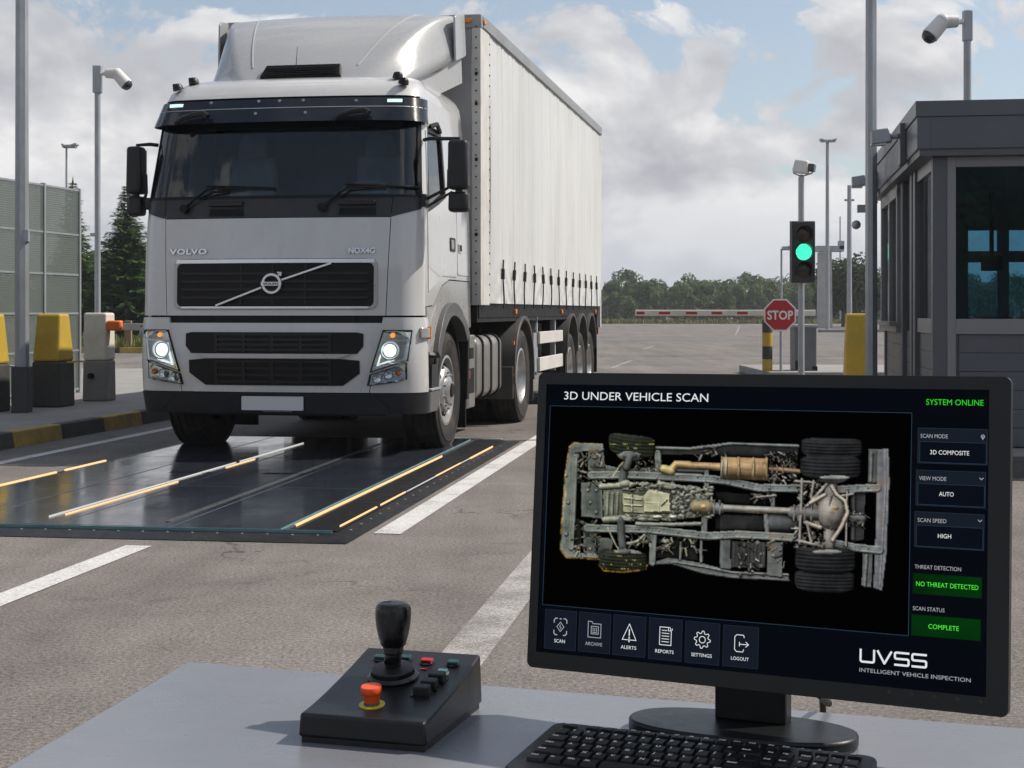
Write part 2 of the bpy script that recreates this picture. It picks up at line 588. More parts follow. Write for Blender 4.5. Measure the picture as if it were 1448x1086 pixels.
# diagonal bar and ring emblem
mb = MB()
for a, b in (((-.475, 1.245), (-.085, 1.39)), ((.085, 1.452), (.49, 1.585))):
    mb.bar(F(*a, .034), F(*b, .034), .016, .026, up=(0, -1, 0))
mb.lathe([(.062, -.008), (.082, -.008), (.086, 0), (.082, .012), (.064, .012), (.06, 0)], F(0, 1.422, .034), (0, -1, 0), 36, closed=True)
mb.box(F(0, 1.42, .044), (.17, .02, .032))
mb.bar(F(.055, 1.485, .036), F(.082, 1.512, .036), .014, .02, up=(0, -1, 0))
mb.bx(.05, .085, -1.1, -1.115, 1.505, 1.517)
mb.bx(.074, .086, -1.1, -1.115, 1.482, 1.517)
emblem = mb.build('grille_emblem', K['chrome'], gr, bevel=.002)

FONTS = {}
def text_mesh(body, size, ext=0.0, off=0.0, sx=1.0, align='CENTER', space=1.0):
    cu = bpy.data.curves.new('lettering', 'FONT')
    cu.body = body; cu.size = size; cu.extrude = ext; cu.offset = off
    cu.align_x = align; cu.space_character = space
    cu.resolution_u = 3
    o = bpy.data.objects.new('lettering_tmp', cu)
    COL.objects.link(o)
    dg = bpy.context.evaluated_depsgraph_get()
    me = bpy.data.meshes.new_from_object(o.evaluated_get(dg))
    bpy.data.objects.remove(o)
    bpy.data.curves.remove(cu)
    if sx != 1.0:
        for v in me.vertices: v.co.x *= sx
    return me
def text_obj(name, body, size, m, parent, M, **kw):
    me = text_mesh(body, size, **kw)
    me.transform(M)
    me.materials.clear(); me.materials.append(m)
    o = bpy.data.objects.new(name, me)
    COL.objects.link(o)
    o.parent = parent
    return o
def frontM(q, z, off):
    p = F(q, z, off)
    t = (F(q + .02, z, off) - F(q - .02, z, off)).normalized()
    u = (F(q, z + .02, off) - F(q, z - .02, off)).normalized()
    n = t.cross(u)
    return Matrix((( t.x, u.x, n.x, p.x), (t.y, u.y, n.y, p.y), (t.z, u.z, n.z, p.z), (0, 0, 0, 1)))
text_obj('badge_lettering', 'VOLVO', .026, K['grille_black'], emblem, frontM(0, 1.411, .0565), ext=.001, off=.0008, sx=1.5)
text_obj('hood_lettering', 'VOLVO', .062, K['chrome'], body, frontM(-.735, 1.665, .006), ext=.008, off=.0025, sx=1.5, space=1.1)
text_obj('model_lettering', 'NOX4G', .062, K['chrome'], body, frontM(.73, 1.665, .006), ext=.008, off=.0025, sx=1.0)

def low_grille(z0, z1, q0, q1, slope):
    mb = MB()
    fpatch(mb, [(-q0, z0), (q0, z0), (q0, z1), (-q0, z1)], .008, .012, 30, 2)
    for s in (-1, 1): fpatch(mb, [(s * q0, z0), (s * q1, z0 + slope), (s * q1, z1 - .012), (s * q0, z1)], .008, .012, 4, 2)
    g = mb.build('bumper_grille', K['grille_black'], truck)
    mb = MB()
    n = 4
    for k in range(n):
        z = z0 + .02 + (z1 - z0 - .03) * k / (n - .6)
        fpatch(mb, [(-.48, z), (.48, z), (.48, z + .02), (-.48, z + .02)], .022, .016, 16, 1)
    for q in (-.48, -.24, 0, .24, .48):
        fpatch(mb, [(q - .012, z0 + .01), (q + .012, z0 + .01), (q + .012, z1 - .01), (q - .012, z1 - .01)], .02, .014, 1, 2)
    mb.build('grille_slat', K['slat_black'], g)
    return g
low_grille(.858, 1.03, .7, .75, .06)
low_grille(.6, .815, .58, .72, .1)
mb = MB()
fpatch(mb, [(-.56, .822), (.56, .822), (.65, .856), (-.65, .856)], .034, .036, 24, 2)
mb.build('bumper_bar', K['silver_paint'], truck)
mb = MB()
mb.plate(rrect(-.26, .26, .4, .512, .008), lambda a, b, o: Vector((a, -1.065 - o, b)), .022, .008)
mb.build('number_plate', K['plate'], truck)
mb = MB()
fpatch(mb, [(-.1, .385), (.15, .385), (.15, .392), (-.1, .392)], .018, .01, 8, 1)
mb.build('plate_holder', K['galv'], truck)

# --- headlights ----------------------------------------------------
for s in (-1, 1):
    def HP(a, b, off): return F(s * a, b, off + .004)
    main = [(.8, .705), (.99, .765), (1.11, .8), (1.145, 1.05), (.905, 1.05)]
    fog = [(.775, .6), (1.02, .63), (1.1, .655), (1.1, .79), (.99, .752), (.797, .692)]
    mb = MB()
    mb.plate(sub_div(main, .06), HP, .004, .0)
    hl = mb.build('headlight', K['grille_black'], truck)
    def shrink(pl, k):
        cx = sum(p[0] for p in pl) / len(pl); cz = sum(p[1] for p in pl) / len(pl)
        return [(cx + (a - cx) * k, cz + (b - cz) * k) for a, b in pl]
    mb = MB()
    mb.plate(sub_div(shrink(main, .9), .05), HP, .007, .004)
    mb.build('reflector', K['reflector'], hl, smooth=0)
    mb = MB()
    c = F(s * .965, .885, .012)
    nrm = (F(s * .965, .885, .1) - F(s * .965, .885, 0)).normalized()
    mb.lathe([(.072, .0), (.08, .014), (.07, .018), (.062, .004)], c, nrm, 32, closed=True)
    for a, b in (((.84, .74), (1.09, .82)), ((.905, .965), (1.125, .965)), ((1.075, .8), (1.1, .96))):
        mb.bar(F(s * a[0], a[1], .014), F(s * b[0], b[1], .014), .012, .014, up=nrm)
    mb.build('headlight_bezel', K['chrome'], hl)
    mb = MB()
    mb.lathe([(0, .02), (.026, .018), (.046, .01), (.052, 0)], c, nrm, 28)
    mb.build('lamp_lens', K['lamp_on'], hl)
    mb = MB()
    ca = F(s * .985, 1.005, .012)
    mb.ball(ca, .018, (1.2, .6, 1), 2)
    mb.build('turn_signal', K['amber_on'], hl)
    mb = MB()
    mb.bar(F(s * .868, .77, .016), F(s * .918, .94, .016), .012, .012, up=nrm)
    mb.bar(F(s * .86, .765, .016), F(s * 1.0, .812, .016), .012, .012, up=nrm)
    mb.build('daylight_strip', K['strip_day'], hl)
    mb = MB()
    mb.plate(sub_div(shrink(main, .97), .05), HP, .034, .031)
    mb.build('lens_cover', K['lampglass'], hl)
    mb = MB()
    mb.plate(sub_div(fog, .06), HP, .004, .0)
    fg = mb.build('fog_light', K['grille_black'], truck)
    mb = MB()
    mb.plate(sub_div(shrink(fog, .88), .05), HP, .008, .004)
    cc = F(s * .86, .66, .01); mb.lathe([(.0, .0), (.03, .006), (.04, .02)], cc, nrm, 20)
    cc = F(s * .95, .69, .01); mb.lathe([(.0, .0), (.03, .006), (.04, .02)], cc, nrm, 20)
    mb.build('reflector', K['reflector'], fg, smooth=0)
    mb = MB()
    mb.ball(F(s * 1.03, .705, .012), .024, (1.2, .5, 1), 2)
    mb.build('turn_signal', K['amber'], fg)
    mb = MB()
    mb.plate(sub_div(shrink(fog, .96), .05), HP, .03, .027)
    mb.build('lens_cover', K['lampglass'], fg)
    # side marker on the bumper corner
    mb = MB()
    q = s * 1.21
    fpatch(mb, [(q, .985), (q + s * .13, .985), (q + s * .13, 1.065), (q, 1.065)], .03, .03, 5, 2)
    mk = mb.build('corner_marker', K['silver_paint'], truck, bevel=.004)
    mb = MB()
    fpatch(mb, [(q + s * .132, .975), (q + s * .165, .975), (q + s * .165, 1.075), (q + s * .132, 1.075)], .034, .034, 2, 2)
    mb.build('lens', K['amber'], mk)

# --- roof deflector ------------------------------------------------
mb = MB()
secs = []
nS = 18
def dfl(t): return 3.2 + .745 * (1 - (1 - t) ** 1.75) if t > 0 else 3.2
for k in range(nS + 1):
    t = k / nS
    y = -.36 + 1.28 * t
    zt = dfl(t)
    cw = .54 + .55 * t ** .6               # half width of the crown
    bw = .72 + .43 * t ** .55              # half width at the foot
    zb = 3.14 + .43 * t ** 1.4
    rr = .13 - .085 * t
    sec = []
    for i in range(31):
        a = -1 + 2 * i / 30
        s_ = 1 if a > 0 else -1
        h = abs(a)
        if h < .6:
            x = h / .6 * (cw - rr); z = zt - .03 * (h / .6) ** 2
        elif h < .8:
            th = (h - .6) / .2 * radians(68)
            x = cw - rr + rr * sin(th); z = zt - .03 - rr * (1 - cos(th)) * min(1, (zt - zb) / .25)
        else:
            th = radians(68); xa = cw - rr + rr * sin(th); za = zt - .03 - rr * (1 - cos(th)) * min(1, (zt - zb) / .25)
            u = (h - .8) / .2
            x = xa + (bw - xa) * (u ** .8); z = za + (zb - za) * u
        sec.append(Vector((s_ * x, y, z)))
    secs.append(sec)
R_ = [[mb.v(p) for p in s_] for s_ in secs]
for A, B in zip(R_, R_[1:]):
    for i in range(30): mb.f([A[i], A[i + 1], B[i + 1], B[i]])
mb.f(R_[0][::-1])
K['defl'] = mat('deflector_paint', (.36, .372, .38), .28, var=.05, vs=1.2, coat=.35, dirt=.1, dirtcol=(.3, .28, .25), ds=1.5)
defl = mb.build('roof_deflector', K['defl'], truck, 28)
so = defl.modifiers.new('Solidify', 'SOLIDIFY'); so.thickness = .012; so.offset = -1
# raised creases over the crown and upright end flaps
mb = MB()
for s in (-1, 1):
    pts = []
    for k in range(12):
        t = .1 + .9 * k / 11
        pts.append((s * (.39 + .40 * t ** .7), -.36 + 1.28 * t, dfl(t) - .03 * ((.39 + .40 * t ** .7) / (.54 + .55 * t ** .6 - .13 + .085 * t)) ** 2))
    mb.tube(pts, .008, 6)
mb.build('crease', K['defl'], defl)
for s in (-1, 1):
    mb = MB()
    pl = [(.66, 3.46), (.66, 3.86), (.72, 3.9), (.94, 3.93), (.97, 3.56), (.9, 3.53)]
    mb.plate(pl, lambda a, b, o: Vector((s * (1.125 + .03 * (a - .66) / .3 + .02 * (3.93 - b) + o), a, b)), .0, -.02)
    mb.build('end_flap', K['defl'], defl, bevel=.006)
for s in (-1, 1):       # lower side wings
    mb = MB()
    pl = [(.0, 3.2), (.45, 3.34), (.9, 3.56), (.92, 3.3), (.5, 3.15), (.1, 3.16)]
    mb.plate(pl, lambda a, b, o: Vector((s * (.88 + .27 * (a + .2) / 1.1 + o), a, b)), -.02, -.035)
    mb.build('side_wing', K['defl'], defl)
mb = MB()
mb.sheet(lambda u, v, o: Vector(((2 * u - 1) * (.36 - .03 * v), -.37 + .1 * v - o * .7, 3.195 + .115 * v + o * .7)), 10, 4, .012, .04)
mb.build('roof_vent', K['grille_black'], defl, bevel=.008)
mb = MB()
for k in range(5):
    mb.bar(Vector((-.33 + .005 * k, -.383 + .018 * k, 3.222 + .02 * k)), Vector((.33 - .005 * k, -.383 + .018 * k, 3.222 + .02 * k)), .012, .006)
mb.build('vent_slat', K['slat_black'], defl)
mb = MB()
mb.tube([(-.04, -.36, 3.26), (-.03, -.35, 3.46)], .004, 6, .002)
mb.build('aerial', K['black_plastic'], truck)
for s in (-1, 1):
    mb = MB()
    for x_, y_, z_ in ((.90, -.52, 3.165), (.985, -.66, 3.095)):
        mb = MB()
        mb.lathe([(.045, -.03), (.042, .0), (.03, .022), (.0, .03)], (s * x_, y_, z_), (s * .25, -.2, 1), 14)
        mb.box((s * x_, y_ - .02, z_ + .005), (.05, .06, .03))
        mb.build('roof_lamp', K['black_plastic'], truck, bevel=.006)

# --- cab side: window, door lines, mirrors, fender, steps ------------
for s in (-1, 1):
    mb = MB()
    hole = [(-.66, 2.03), (-.3, 2.11), (0, 2.19), (.0, 2.66), (-.05, 2.72), (-.5, 2.72), (-.56, 2.68)]
    mb.plate(sub_div(hole, .2), Sd(s), -.014, -.02)
    mb.build('side_window', K['sideglass'], truck, 0)
    cx, cz = -.3, 2.4
    inner = [(cx + (a - cx) * .9, cz + (b - cz) * .92) for a, b in hole]
    outr = [(cx + (a - cx) * 1.06, cz + (b - cz) * 1.05) for a, b in hole]
    mb = MB()
    mb.plate(sub_div(outr, .2), Sd(s), .006, -.012, [sub_div(inner, .2)])
    mb.build('window_frame', K['black_plastic'], truck)
    # door with shut lines standing a little proud, handle, sleeper window recess
    mb = MB()
    door_out = [(-.7, 1.36), (-.2, 1.5), (.38, 1.5), (.38, 2.86), (-.44, 2.86), (-.53, 2.76), (-.7, 2.0)]
    hole2 = [(cx + (a - cx) * 1.07, cz + (b - cz) * 1.06) for a, b in hole]
    mb.plate(sub_div(door_out, .2), Sd(s), .007, -.001, [sub_div(hole2, .2)])
    door = mb.build('door', K['white_paint'], truck, 30, bevel=.003)
    mb = MB()
    mb.plate(rrect(.1, .3, 1.72, 1.84, .02), Sd(s), .014, .005)
    mb.build('door_handle', K['black_plastic'], door, bevel=.003)
    mb = MB()
    mb.plate(rrect(.12, .22, 1.74, 1.82, .012), Sd(s), .019, .013)
    mb.build('door_handle', K['galv'], door, bevel=.003)
    mb = MB()
    mb.plate(rrect(.42, .9, 1.52, 2.12, .03), Sd(s), .006, -.001)
    mb.plate(rrect(.44, .86, 2.25, 2.7, .08), Sd(s), .006, -.001)
    mb.plate(rrect(.46, .58, 1.72, 1.8, .01), Sd(s), .012, .004)
    lk = mb.build('locker_door', K['white_paint'], truck, 30, bevel=.003)
    mb = MB(); mb.plate(rrect(.48, .56, 1.735, 1.79, .01), Sd(s), .016, .011); mb.build('locker_handle', K['black_plastic'], lk)
    # mirrors
    mx = 1.47 if s > 0 else -1.31
    yc = -.76
    w = .17 if s > 0 else .135
    mb = MB()
    mb.box((mx, yc, 2.385), (w, .16, .40), taper=(.94, .9))
    mir = mb.build('mirror', K['black_plastic'], truck, bevel=.03, bseg=3)
    mb = MB(); mb.bx(mx - w * .42, mx + w * .42, yc + .081, yc + .086, 2.21, 2.56); mb.build('mirror_glass', K['chrome'], mir)
    mb = MB()
    mb.box((mx + s * .0, yc + .01, 2.085), (w * .98, .14, .165), taper=(.96, .9))
    mb.build('mirror', K['black_plastic'], truck, bevel=.03, bseg=3)
    mb = MB()
    bx0 = s * 1.155
    mb.tube([(bx0, -.66, 2.605), (bx0 + s * .06, -.7, 2.61), (mx, yc + .02, 2.6), (mx, yc + .02, 2.5)], .016, 8)
    mb.tube([(bx0 + s * .02, -.74, 2.1), (bx0 + s * .08, -.76, 2.13), (mx - s * .09, yc, 2.2), (mx - s * .085, yc, 2.35)], .014, 8)
    mb.tube([(bx0 + s * .03, -.7, 2.05), (mx - s * .06, yc + .02, 2.17)], .01, 8)
    mb.tube([(mx, yc, 2.2), (mx, yc, 2.13)], .03, 8)
    mb.box((bx0 + s * .02, -.76, 2.1), (.06, .1, .1))
    mb.build('mirror_arm', K['black_plastic'], truck)
    # little bracket over the door
    mb = MB(); mb.tube([(s * 1.15, -.44, 2.74), (s * 1.19, -.34, 2.77), (s * 1.16, -.1, 2.73)], .02, 6); mb.build('window_visor', K['black_plastic'], truck)
    # fender panel with wheel arch
    def arc(r, a0, a1, n=18, c=(.1, .5)):
        return [(c[0] + r * cos(radians(a0 + (a1 - a0) * i / n)), c[1] + r * sin(radians(a0 + (a1 - a0) * i / n))) for i in range(n + 1)]
    mb = MB()
    pl = [(-.76, 1.235), (-.77, .86), (-.5, .84)] + arc(.69, 150, 42) + [(.72, 1.02), (.95, 1.06), (.95, 1.465), (.62, 1.465), (.1, 1.465), (-.2, 1.41), (-.52, 1.24)]
    mb.plate(pl, Sd(s), .0, -.03)
    fen = mb.build('fender', K['silver_paint'], truck, 30)
    mb = MB()
    A = arc(.66, 152, 40); B = arc(.775, 152, 40)
    mb.plate(A + B[::-1], Sd(s), .045, -.06)
    mb.build('arch_trim', mat('arch_plastic', (.075, .078, .08), .5, var=.15, dirt=.3, dirtcol=(.14, .12, .1)) if s < 0 else bpy.data.materials['arch_plastic'], truck, 30, bevel=.012)
    mb = MB()
    mb.plate([(-.76, .87), (-.5, .85), (-.5, .83), (-.76, .845)], Sd(s), .02, -.02)
    mb.plate([(-.74, 1.02), (-.45, 1.22), (-.42, 1.25), (-.74, 1.06)], Sd(s), .008, -.002)
    mb.split('fender_crease', K['silver_paint'], fen)
    # wheel housing and mudflap
    mb = MB()
    A = arc(.64, 165, 10); B = arc(.68, 165, 10)
    def IP(a, b, o): return Vector((s * (1.18 + o), a, b))
    mb.plate(A + B[::-1], IP, -.02, -.55)
    mb.bx(s * .5, s * .62, -.5, .8, .35, 1.3)
    mb.build('wheel_housing', K['chassis_black'], truck)
    mb = MB()
    mb.bx(s * .78, s * 1.2, .76, .79, .14, 1.0)
    mb.plate([(.74, 1.0), (.8, 1.0), (.8, .4), (.72, .4)], Sd(s), .02, -.3)
    mb.build('mudflap', K['chassis_black'], truck, bevel=.004)
    mb = MB()
    mb.plate([(-.8, .86), (-.5, .85), (-.44, .74), (-.44, .55), (-.84, .55)], Sd(s), -.06, -.3)
    mb.plate([(-.62, .76), (-.40, .76), (-.38, .5), (-.62, .5)], Sd(s), .0, -.02)
    st = mb.build('entry_step', K['bumper_plastic'], truck)
    mb = MB()
    mb.plate([(-.72, .545), (-.36, .545), (-.38, .42), (-.44, .37), (-.72, .37)], Sd(s), .014, -.2)
    mb.build('step_side', K['step_grey'], st, bevel=.006)
    mb = MB()
    mb.bx(s * 1.0, s * 1.235, -.72, -.37, .547, .567)
    mb.build('step_tread', K['galv'], st, bevel=.004)

# --- cab interior ---------------------------------------------------
mb = MB()
mb.bx(-1.08, 1.08, -.8, -.42, 1.9, 2.1)
mb.bx(-1.08, 1.08, -.6, .86, 1.2, 1.94)
mb.box((.62, -.62, 2.12), (.5, .2, .1))
mb.bx(-1.1, 1.1, .5, .86, 1.9, 3.0)
mb.bx(-1.1, 1.1, -.6, .86, 2.86, 2.94)
mb.build('dashboard', K['interior'], truck, bevel=.02)
for s in (-1, 1):
    mb = MB()
    mb.box((s * .58, .12, 2.22), (.5, .14, .7), taper=(.8, .8))
    mb.box((s * .58, .1, 2.65), (.3, .11, .2), taper=(.85, .8))
    mb.box((s * .58, -.12, 1.98), (.52, .5, .14))
    mb.build('seat', K['seat'], truck, bevel=.04)
mb = MB()
def ring(R, r, c, ax, n=36, k=8):
    return [(R + r * cos(2 * pi * i / k), r * sin(2 * pi * i / k)) for i in range(k)]
wax = Vector((0, -.5, .86)); wc = Vector((.58, -.42, 2.2))
mb.lathe(ring(.2, .016, wc, wax), wc, wax, 36, closed=True)
mb.cyl(wc, wc - wax.normalized() * .2, .03)
mb.bar(wc + Vector((-.2, 0, 0)), wc + Vector((.2, 0, 0)), .04, .02)
mb.build('steering_wheel', mat('wheel_grey', (.2, .21, .22), .4), truck)

# --- chassis, tank, wheels -------------------------------------------
mb = MB()
for s in (-1, 1):
    mb.bx(s * .36, s * .46, -.6, 4.3, .72, .98)
mb.bx(-.9, .9, -.35, 1.0, .62, 1.1)
mb.bx(-.5, .5, -.6, .6, .42, .7)
mb.cyl((-1, .1, .52), (1, .1, .52), .07); mb.cyl((-.9, 3.55, .5), (.9, 3.55, .5), .13)
mb.ball((0, 3.55, .5), .26, (1, 1, .9), 2)
mb.bx(-.7, .7, 2.9, 4.2, 1.0, 1.14)
mb.bx(-1.0, 1.0, .98, 1.1, .5, 1.4)
mb.bx(-.95, .95, 1.1, 3.0, .62, .95)
mb.bx(-.6, .6, -.85, .2, .4, .48)
mb.build('chassis', K['chassis_black'], truck)
for s in (-1, 1):
    mb = MB()
    def pr(k=1.0, g=0.0):
        x0, x1, z0, z1, r = .62 - g, 1.2 + g, .36 - g, .965 + g, .1
        return [(a, b) for a, b in rrect(x0, x1, z0, z1, r)]
    pts = pr()
    A = [mb.v((s * a, 1.28, b)) for a, b in pts]; B = [mb.v((s * a, 2.52, b)) for a, b in pts]
    for i in range(len(pts)): mb.f([A[i], A[(i + 1) % len(pts)], B[(i + 1) % len(pts)], B[i]])
    mb.f(A); mb.f(B[::-1])
    tk = mb.build('fuel_tank', K['alu'], truck, 30, bevel=.015)
    for y in (1.52, 1.93, 2.34):
        mb = MB()
        p2 = pr(g=.012)
        A = [mb.v((s * a, y, b)) for a, b in p2]; B = [mb.v((s * a, y + .05, b)) for a, b in p2]
        for i in range(len(p2)): mb.f([A[i], A[(i + 1) % len(p2)], B[(i + 1) % len(p2)], B[i]])
        mb.f(A); mb.f(B[::-1])
        mb.cyl((s * 1.0, y + .025, .99), (s * 1.0, y + .025, 1.03), .015)
        mb.build('tank_strap', K['chassis_black'], tk)
    mb = MB()
    mb.bx(s * .7, s * 1.19, .86, 1.24, .3, .98)
    bb = mb.build('step_box', K['alu'], truck, bevel=.015)
    mb = MB()
    mb.bx(s * 1.0, s * 1.194, .92, 1.18, .44, .67); mb.bx(s * 1.0, s * 1.194, .98, 1.16, .76, .86)
    mb.split('step_recess', K['grille_black'], bb)
    mb = MB(); mb.bx(s * 1.18, s * 1.205, .9, .95, .58, .66); mb.build('side_marker', K['amber'], bb)
    # rear wing over the drive axle
    mb = MB()
    A = arc(.58, 188, -8, 24, (3.55, .52)); B = arc(.63, 188, -8, 24, (3.55, .52))
    mb.plate(A + B[::-1], lambda a, b, o: Vector((s * (1.27 + o), a, b)), 0, -.62)
    mb.bx(s * .68, s * 1.25, 2.9, 2.94, .28, .62)
    mb.bx(s * .68, s * 1.25, 4.17, 4.2, .2, .6)
    mb.build('rear_fender', mat('fender_plastic', (.06, .06, .06), .55, var=.2, dirt=.4, dirtcol=(.12, .1, .085)) if s < 0 else bpy.data.materials['fender_plastic'], truck, 35, bevel=.008)
    mb = MB(); mb.bx(s * 1.24, s * 1.262, 2.9, 2.94, .85, .89); mb.bx(s * 1.24, s * 1.262, 2.92, 2.96, .52, .55); mb.split('side_marker', K['amber'], truck)
mb = MB()
for x in (-.3, .1, .45):
    mb.tube([(x, 1.0, 2.0), (x, 1.05, 1.6), (x + .1, 1.1, 1.2)], .018, 6)
mb.split('air_hose', K['red_lens'], truck)

def wheel(parent, x, y, z, s, r, w, style):
    """tyre standing on its tread, rim facing outwards (s = +1 towards image right)"""
    we = empty('wheel', (x, y, z), 0)
    we.parent = parent
    ri = r * .58
    h = w / 2
    pf = [(ri - .015, -h * .72), (ri + .02, -h * .86), (r * .8, -h), (r * .93, -h * .97), (r * .985, -h * .86)]
    ng = 5
    for k in range(ng):
        a = -h * .8 + 2 * h * .8 * k / (ng - 1)
        gdep = .012
        pf += [(r, a - .022), (r, a - .008), (r - gdep, a - .005), (r - gdep, a + .005), (r, a + .008), (r, a + .022)]
    pf += [(r * .985, h * .86), (r * .93, h * .97), (r * .8, h), (ri + .02, h * .86), (ri - .015, h * .72)]
    mb = MB()
    mb.lathe(pf, (0, 0, 0), (s, 0, 0), 56, closed=True)
    mb.lathe([(r * .84, h + .001), (r * .87, h + .004), (r * .88, h + .001)], (0, 0, 0), (s, 0, 0), 56)
    mb.build('tyre', K['tyre'], we, 38)
    mb = MB()
    if style == 'front':
        mb.lathe([(ri, h * .8), (ri + .012, h * .86), (ri - .012, h * .88), (ri - .025, h * .6), (ri - .035, h * .35), (ri * .86, h * .3),
                  (ri * .78, h * .5), (ri * .66, h * .86), (ri * .6, h * .92), (ri * .42, h * .92), (ri * .4, h * 1.02), (ri * .3, h * 1.12), (ri * .22, h * 1.14), (0, h * 1.14)], (0, 0, 0), (s, 0, 0), 48)
    else:
        mb.lathe([(ri, h * .8), (ri + .012, h * .86), (ri - .012, h * .9), (ri - .03, h * .7), (ri - .05, -h * .2), (ri * .84, -h * .45), (ri * .6, -h * .5),
                  (ri * .5, -h * .5), (ri * .48, h * .1), (ri * .4, h * .3), (0, h * .34)], (0, 0, 0), (s, 0, 0), 48)
    mb.build('rim', K['alloy'], we, 32)
    mb = MB()
    for k in range(10):
        a = 2 * pi * (k + .5) / 10
        if style == 'front':
            rr, hh = ri * .53, h * .92
            mb.cyl((s * hh, rr * cos(a), rr * sin(a)), (s * (hh + .02), rr * cos(a), rr * sin(a)), .014, .012, 6)
        else:
            rr, hh = ri * .54, -h * .5
            mb.cyl((s * hh, rr * cos(a), rr * sin(a)), (s * (hh + .035), rr * cos(a), rr * sin(a)), .018, .013, 6)
    mb.build('wheel_nut', K['galv'], we)
    mb = MB()
    for k in range(10):
        a = 2 * pi * k / 10
        rr, hh = (ri * .74, h * .66) if style == 'front' else (ri * .72, -h * .46)
        ax_ = Vector((s, .55 * cos(a), .55 * sin(a))) if style == 'front' else Vector((s, 0, 0))
        p = Vector((s * hh, rr * cos(a), rr * sin(a)))
        mb.cyl(p - ax_.normalized() * .02, p + ax_.normalized() * .012, .026, n=12)
    mb.build('hand_hole', K['grille_black'], we)
    if style == 'front':
        mb = MB()
        mb.cyl((s * h * 1.1, 0, 0), (s * h * 1.22, 0, 0), ri * .2, n=20)
        mb.build('hub_cap', K['chassis_black'], we)
    return we
for s in (-1, 1):
    wheel(truck, s * 1.04, .1, .515, s, .505, .31, 'front')
    wheel(truck, s * 1.1, 3.55, .5, s, .5, .28, 'rear')
    wheel(truck, s * .78, 3.55, .5, s, .5, .28, 'rear')

# ================================================================== the trailer
trl = empty('semi_trailer', TORG, -TA, 'long white curtain-sided semi-trailer with a row of black straps, coupled behind the cab', 'trailer')
HWT, TF, TR, TB, TT = 1.27, 1.13, 10.25, 1.255, 3.97
K['curtain'] = mat('curtain_canvas', (.58, .595, .595), .5, var=.1, vs=1.4, b=.1, bs=30, dirt=.4, dirtcol=(.36, .35, .32), ds=1.8, stretch=(1, 1, .22))
K['trailer_white'] = mat('trailer_frame_paint', (.6, .59, .56), .45, var=.12, dirt=.35, dirtcol=(.24, .21, .17), ds=4)
K['trailer_front'] = mat('trailer_front_panel', (.33, .34, .35), .5, var=.12, dirt=.3, dirtcol=(.2, .18, .15))
mb = MB()
mb.bx(-HWT + .09, HWT - .09, TF, TF + .05, TB, TT - .12)
front = mb.build('front_wall', K['trailer_front'], trl, bevel=.004)
mb = MB()
for s in (-1, 1):
    mb.bx(s * (HWT - .09), s * HWT, TF - .01, TF + .1, TB, TT - .1)
    mb.bx(s * (HWT - .03), s * HWT, TF + .1, TF + .42, TB, TT - .1)
    mb.bx(s * (HWT - .1), s * HWT, TR - .1, TR, TB - .3, TT - .13)
mb.split('corner_post', K['trailer_white'], trl, bevel=.006)
mb = MB()
for s in (-1, 1):
    for k in range(26):
        z = TB + .1 + k * .1
        mb.cyl((s * HWT, TF + .4, z), (s * (HWT + .006), TF + .4, z), .009, n=6)
        mb.cyl((s * (HWT - .045), TF - .012, z), (s * (HWT - .045), TF - .018, z), .008, n=6)
    for z, h in ((3.4, .03), (3.12, .025), (2.6, .03), (1.9, .03)):
        mb.bx(s * (HWT - .055), s * (HWT - .03), TF - .012, TF - .022, z, z + h)
mb.build('post_rivet', K['chassis_black'], trl)
mb = MB()
mb.bx(-HWT, HWT, TF, TR, TT - .045, TT - .01)
mb.build('roof', K['curtain'], trl, bevel=.01)
mb = MB()
mb.bx(-HWT - .005, HWT + .005, TF - .015, TF + .08, TT - .13, TT)
for s in (-1, 1): mb.bx(s * (HWT - .05), s * (HWT + .012), TF + .08, TR, TT - .12, TT)
mb.build('roof_rail', mat('rail_grey', (.3, .31, .31), .45, metal=.3, var=.15, dirt=.3), trl, bevel=.008)
mb = MB()
for s in (-1, 1):
    mb.box((s * (HWT + .012), TF + .1, TT - .06), (.02, .07, .04))
    if s > 0: mb.box((s * (HWT - .12), TF - .02, TT - .06), (.07, .02, .04))
    for y in (3.1, 6.4, 9.75): mb.box((s * (HWT - .03), y, TB - .06), (.03, .08, .05))
mb.split('marker_lamp', K['amber'], trl, bevel=.005)
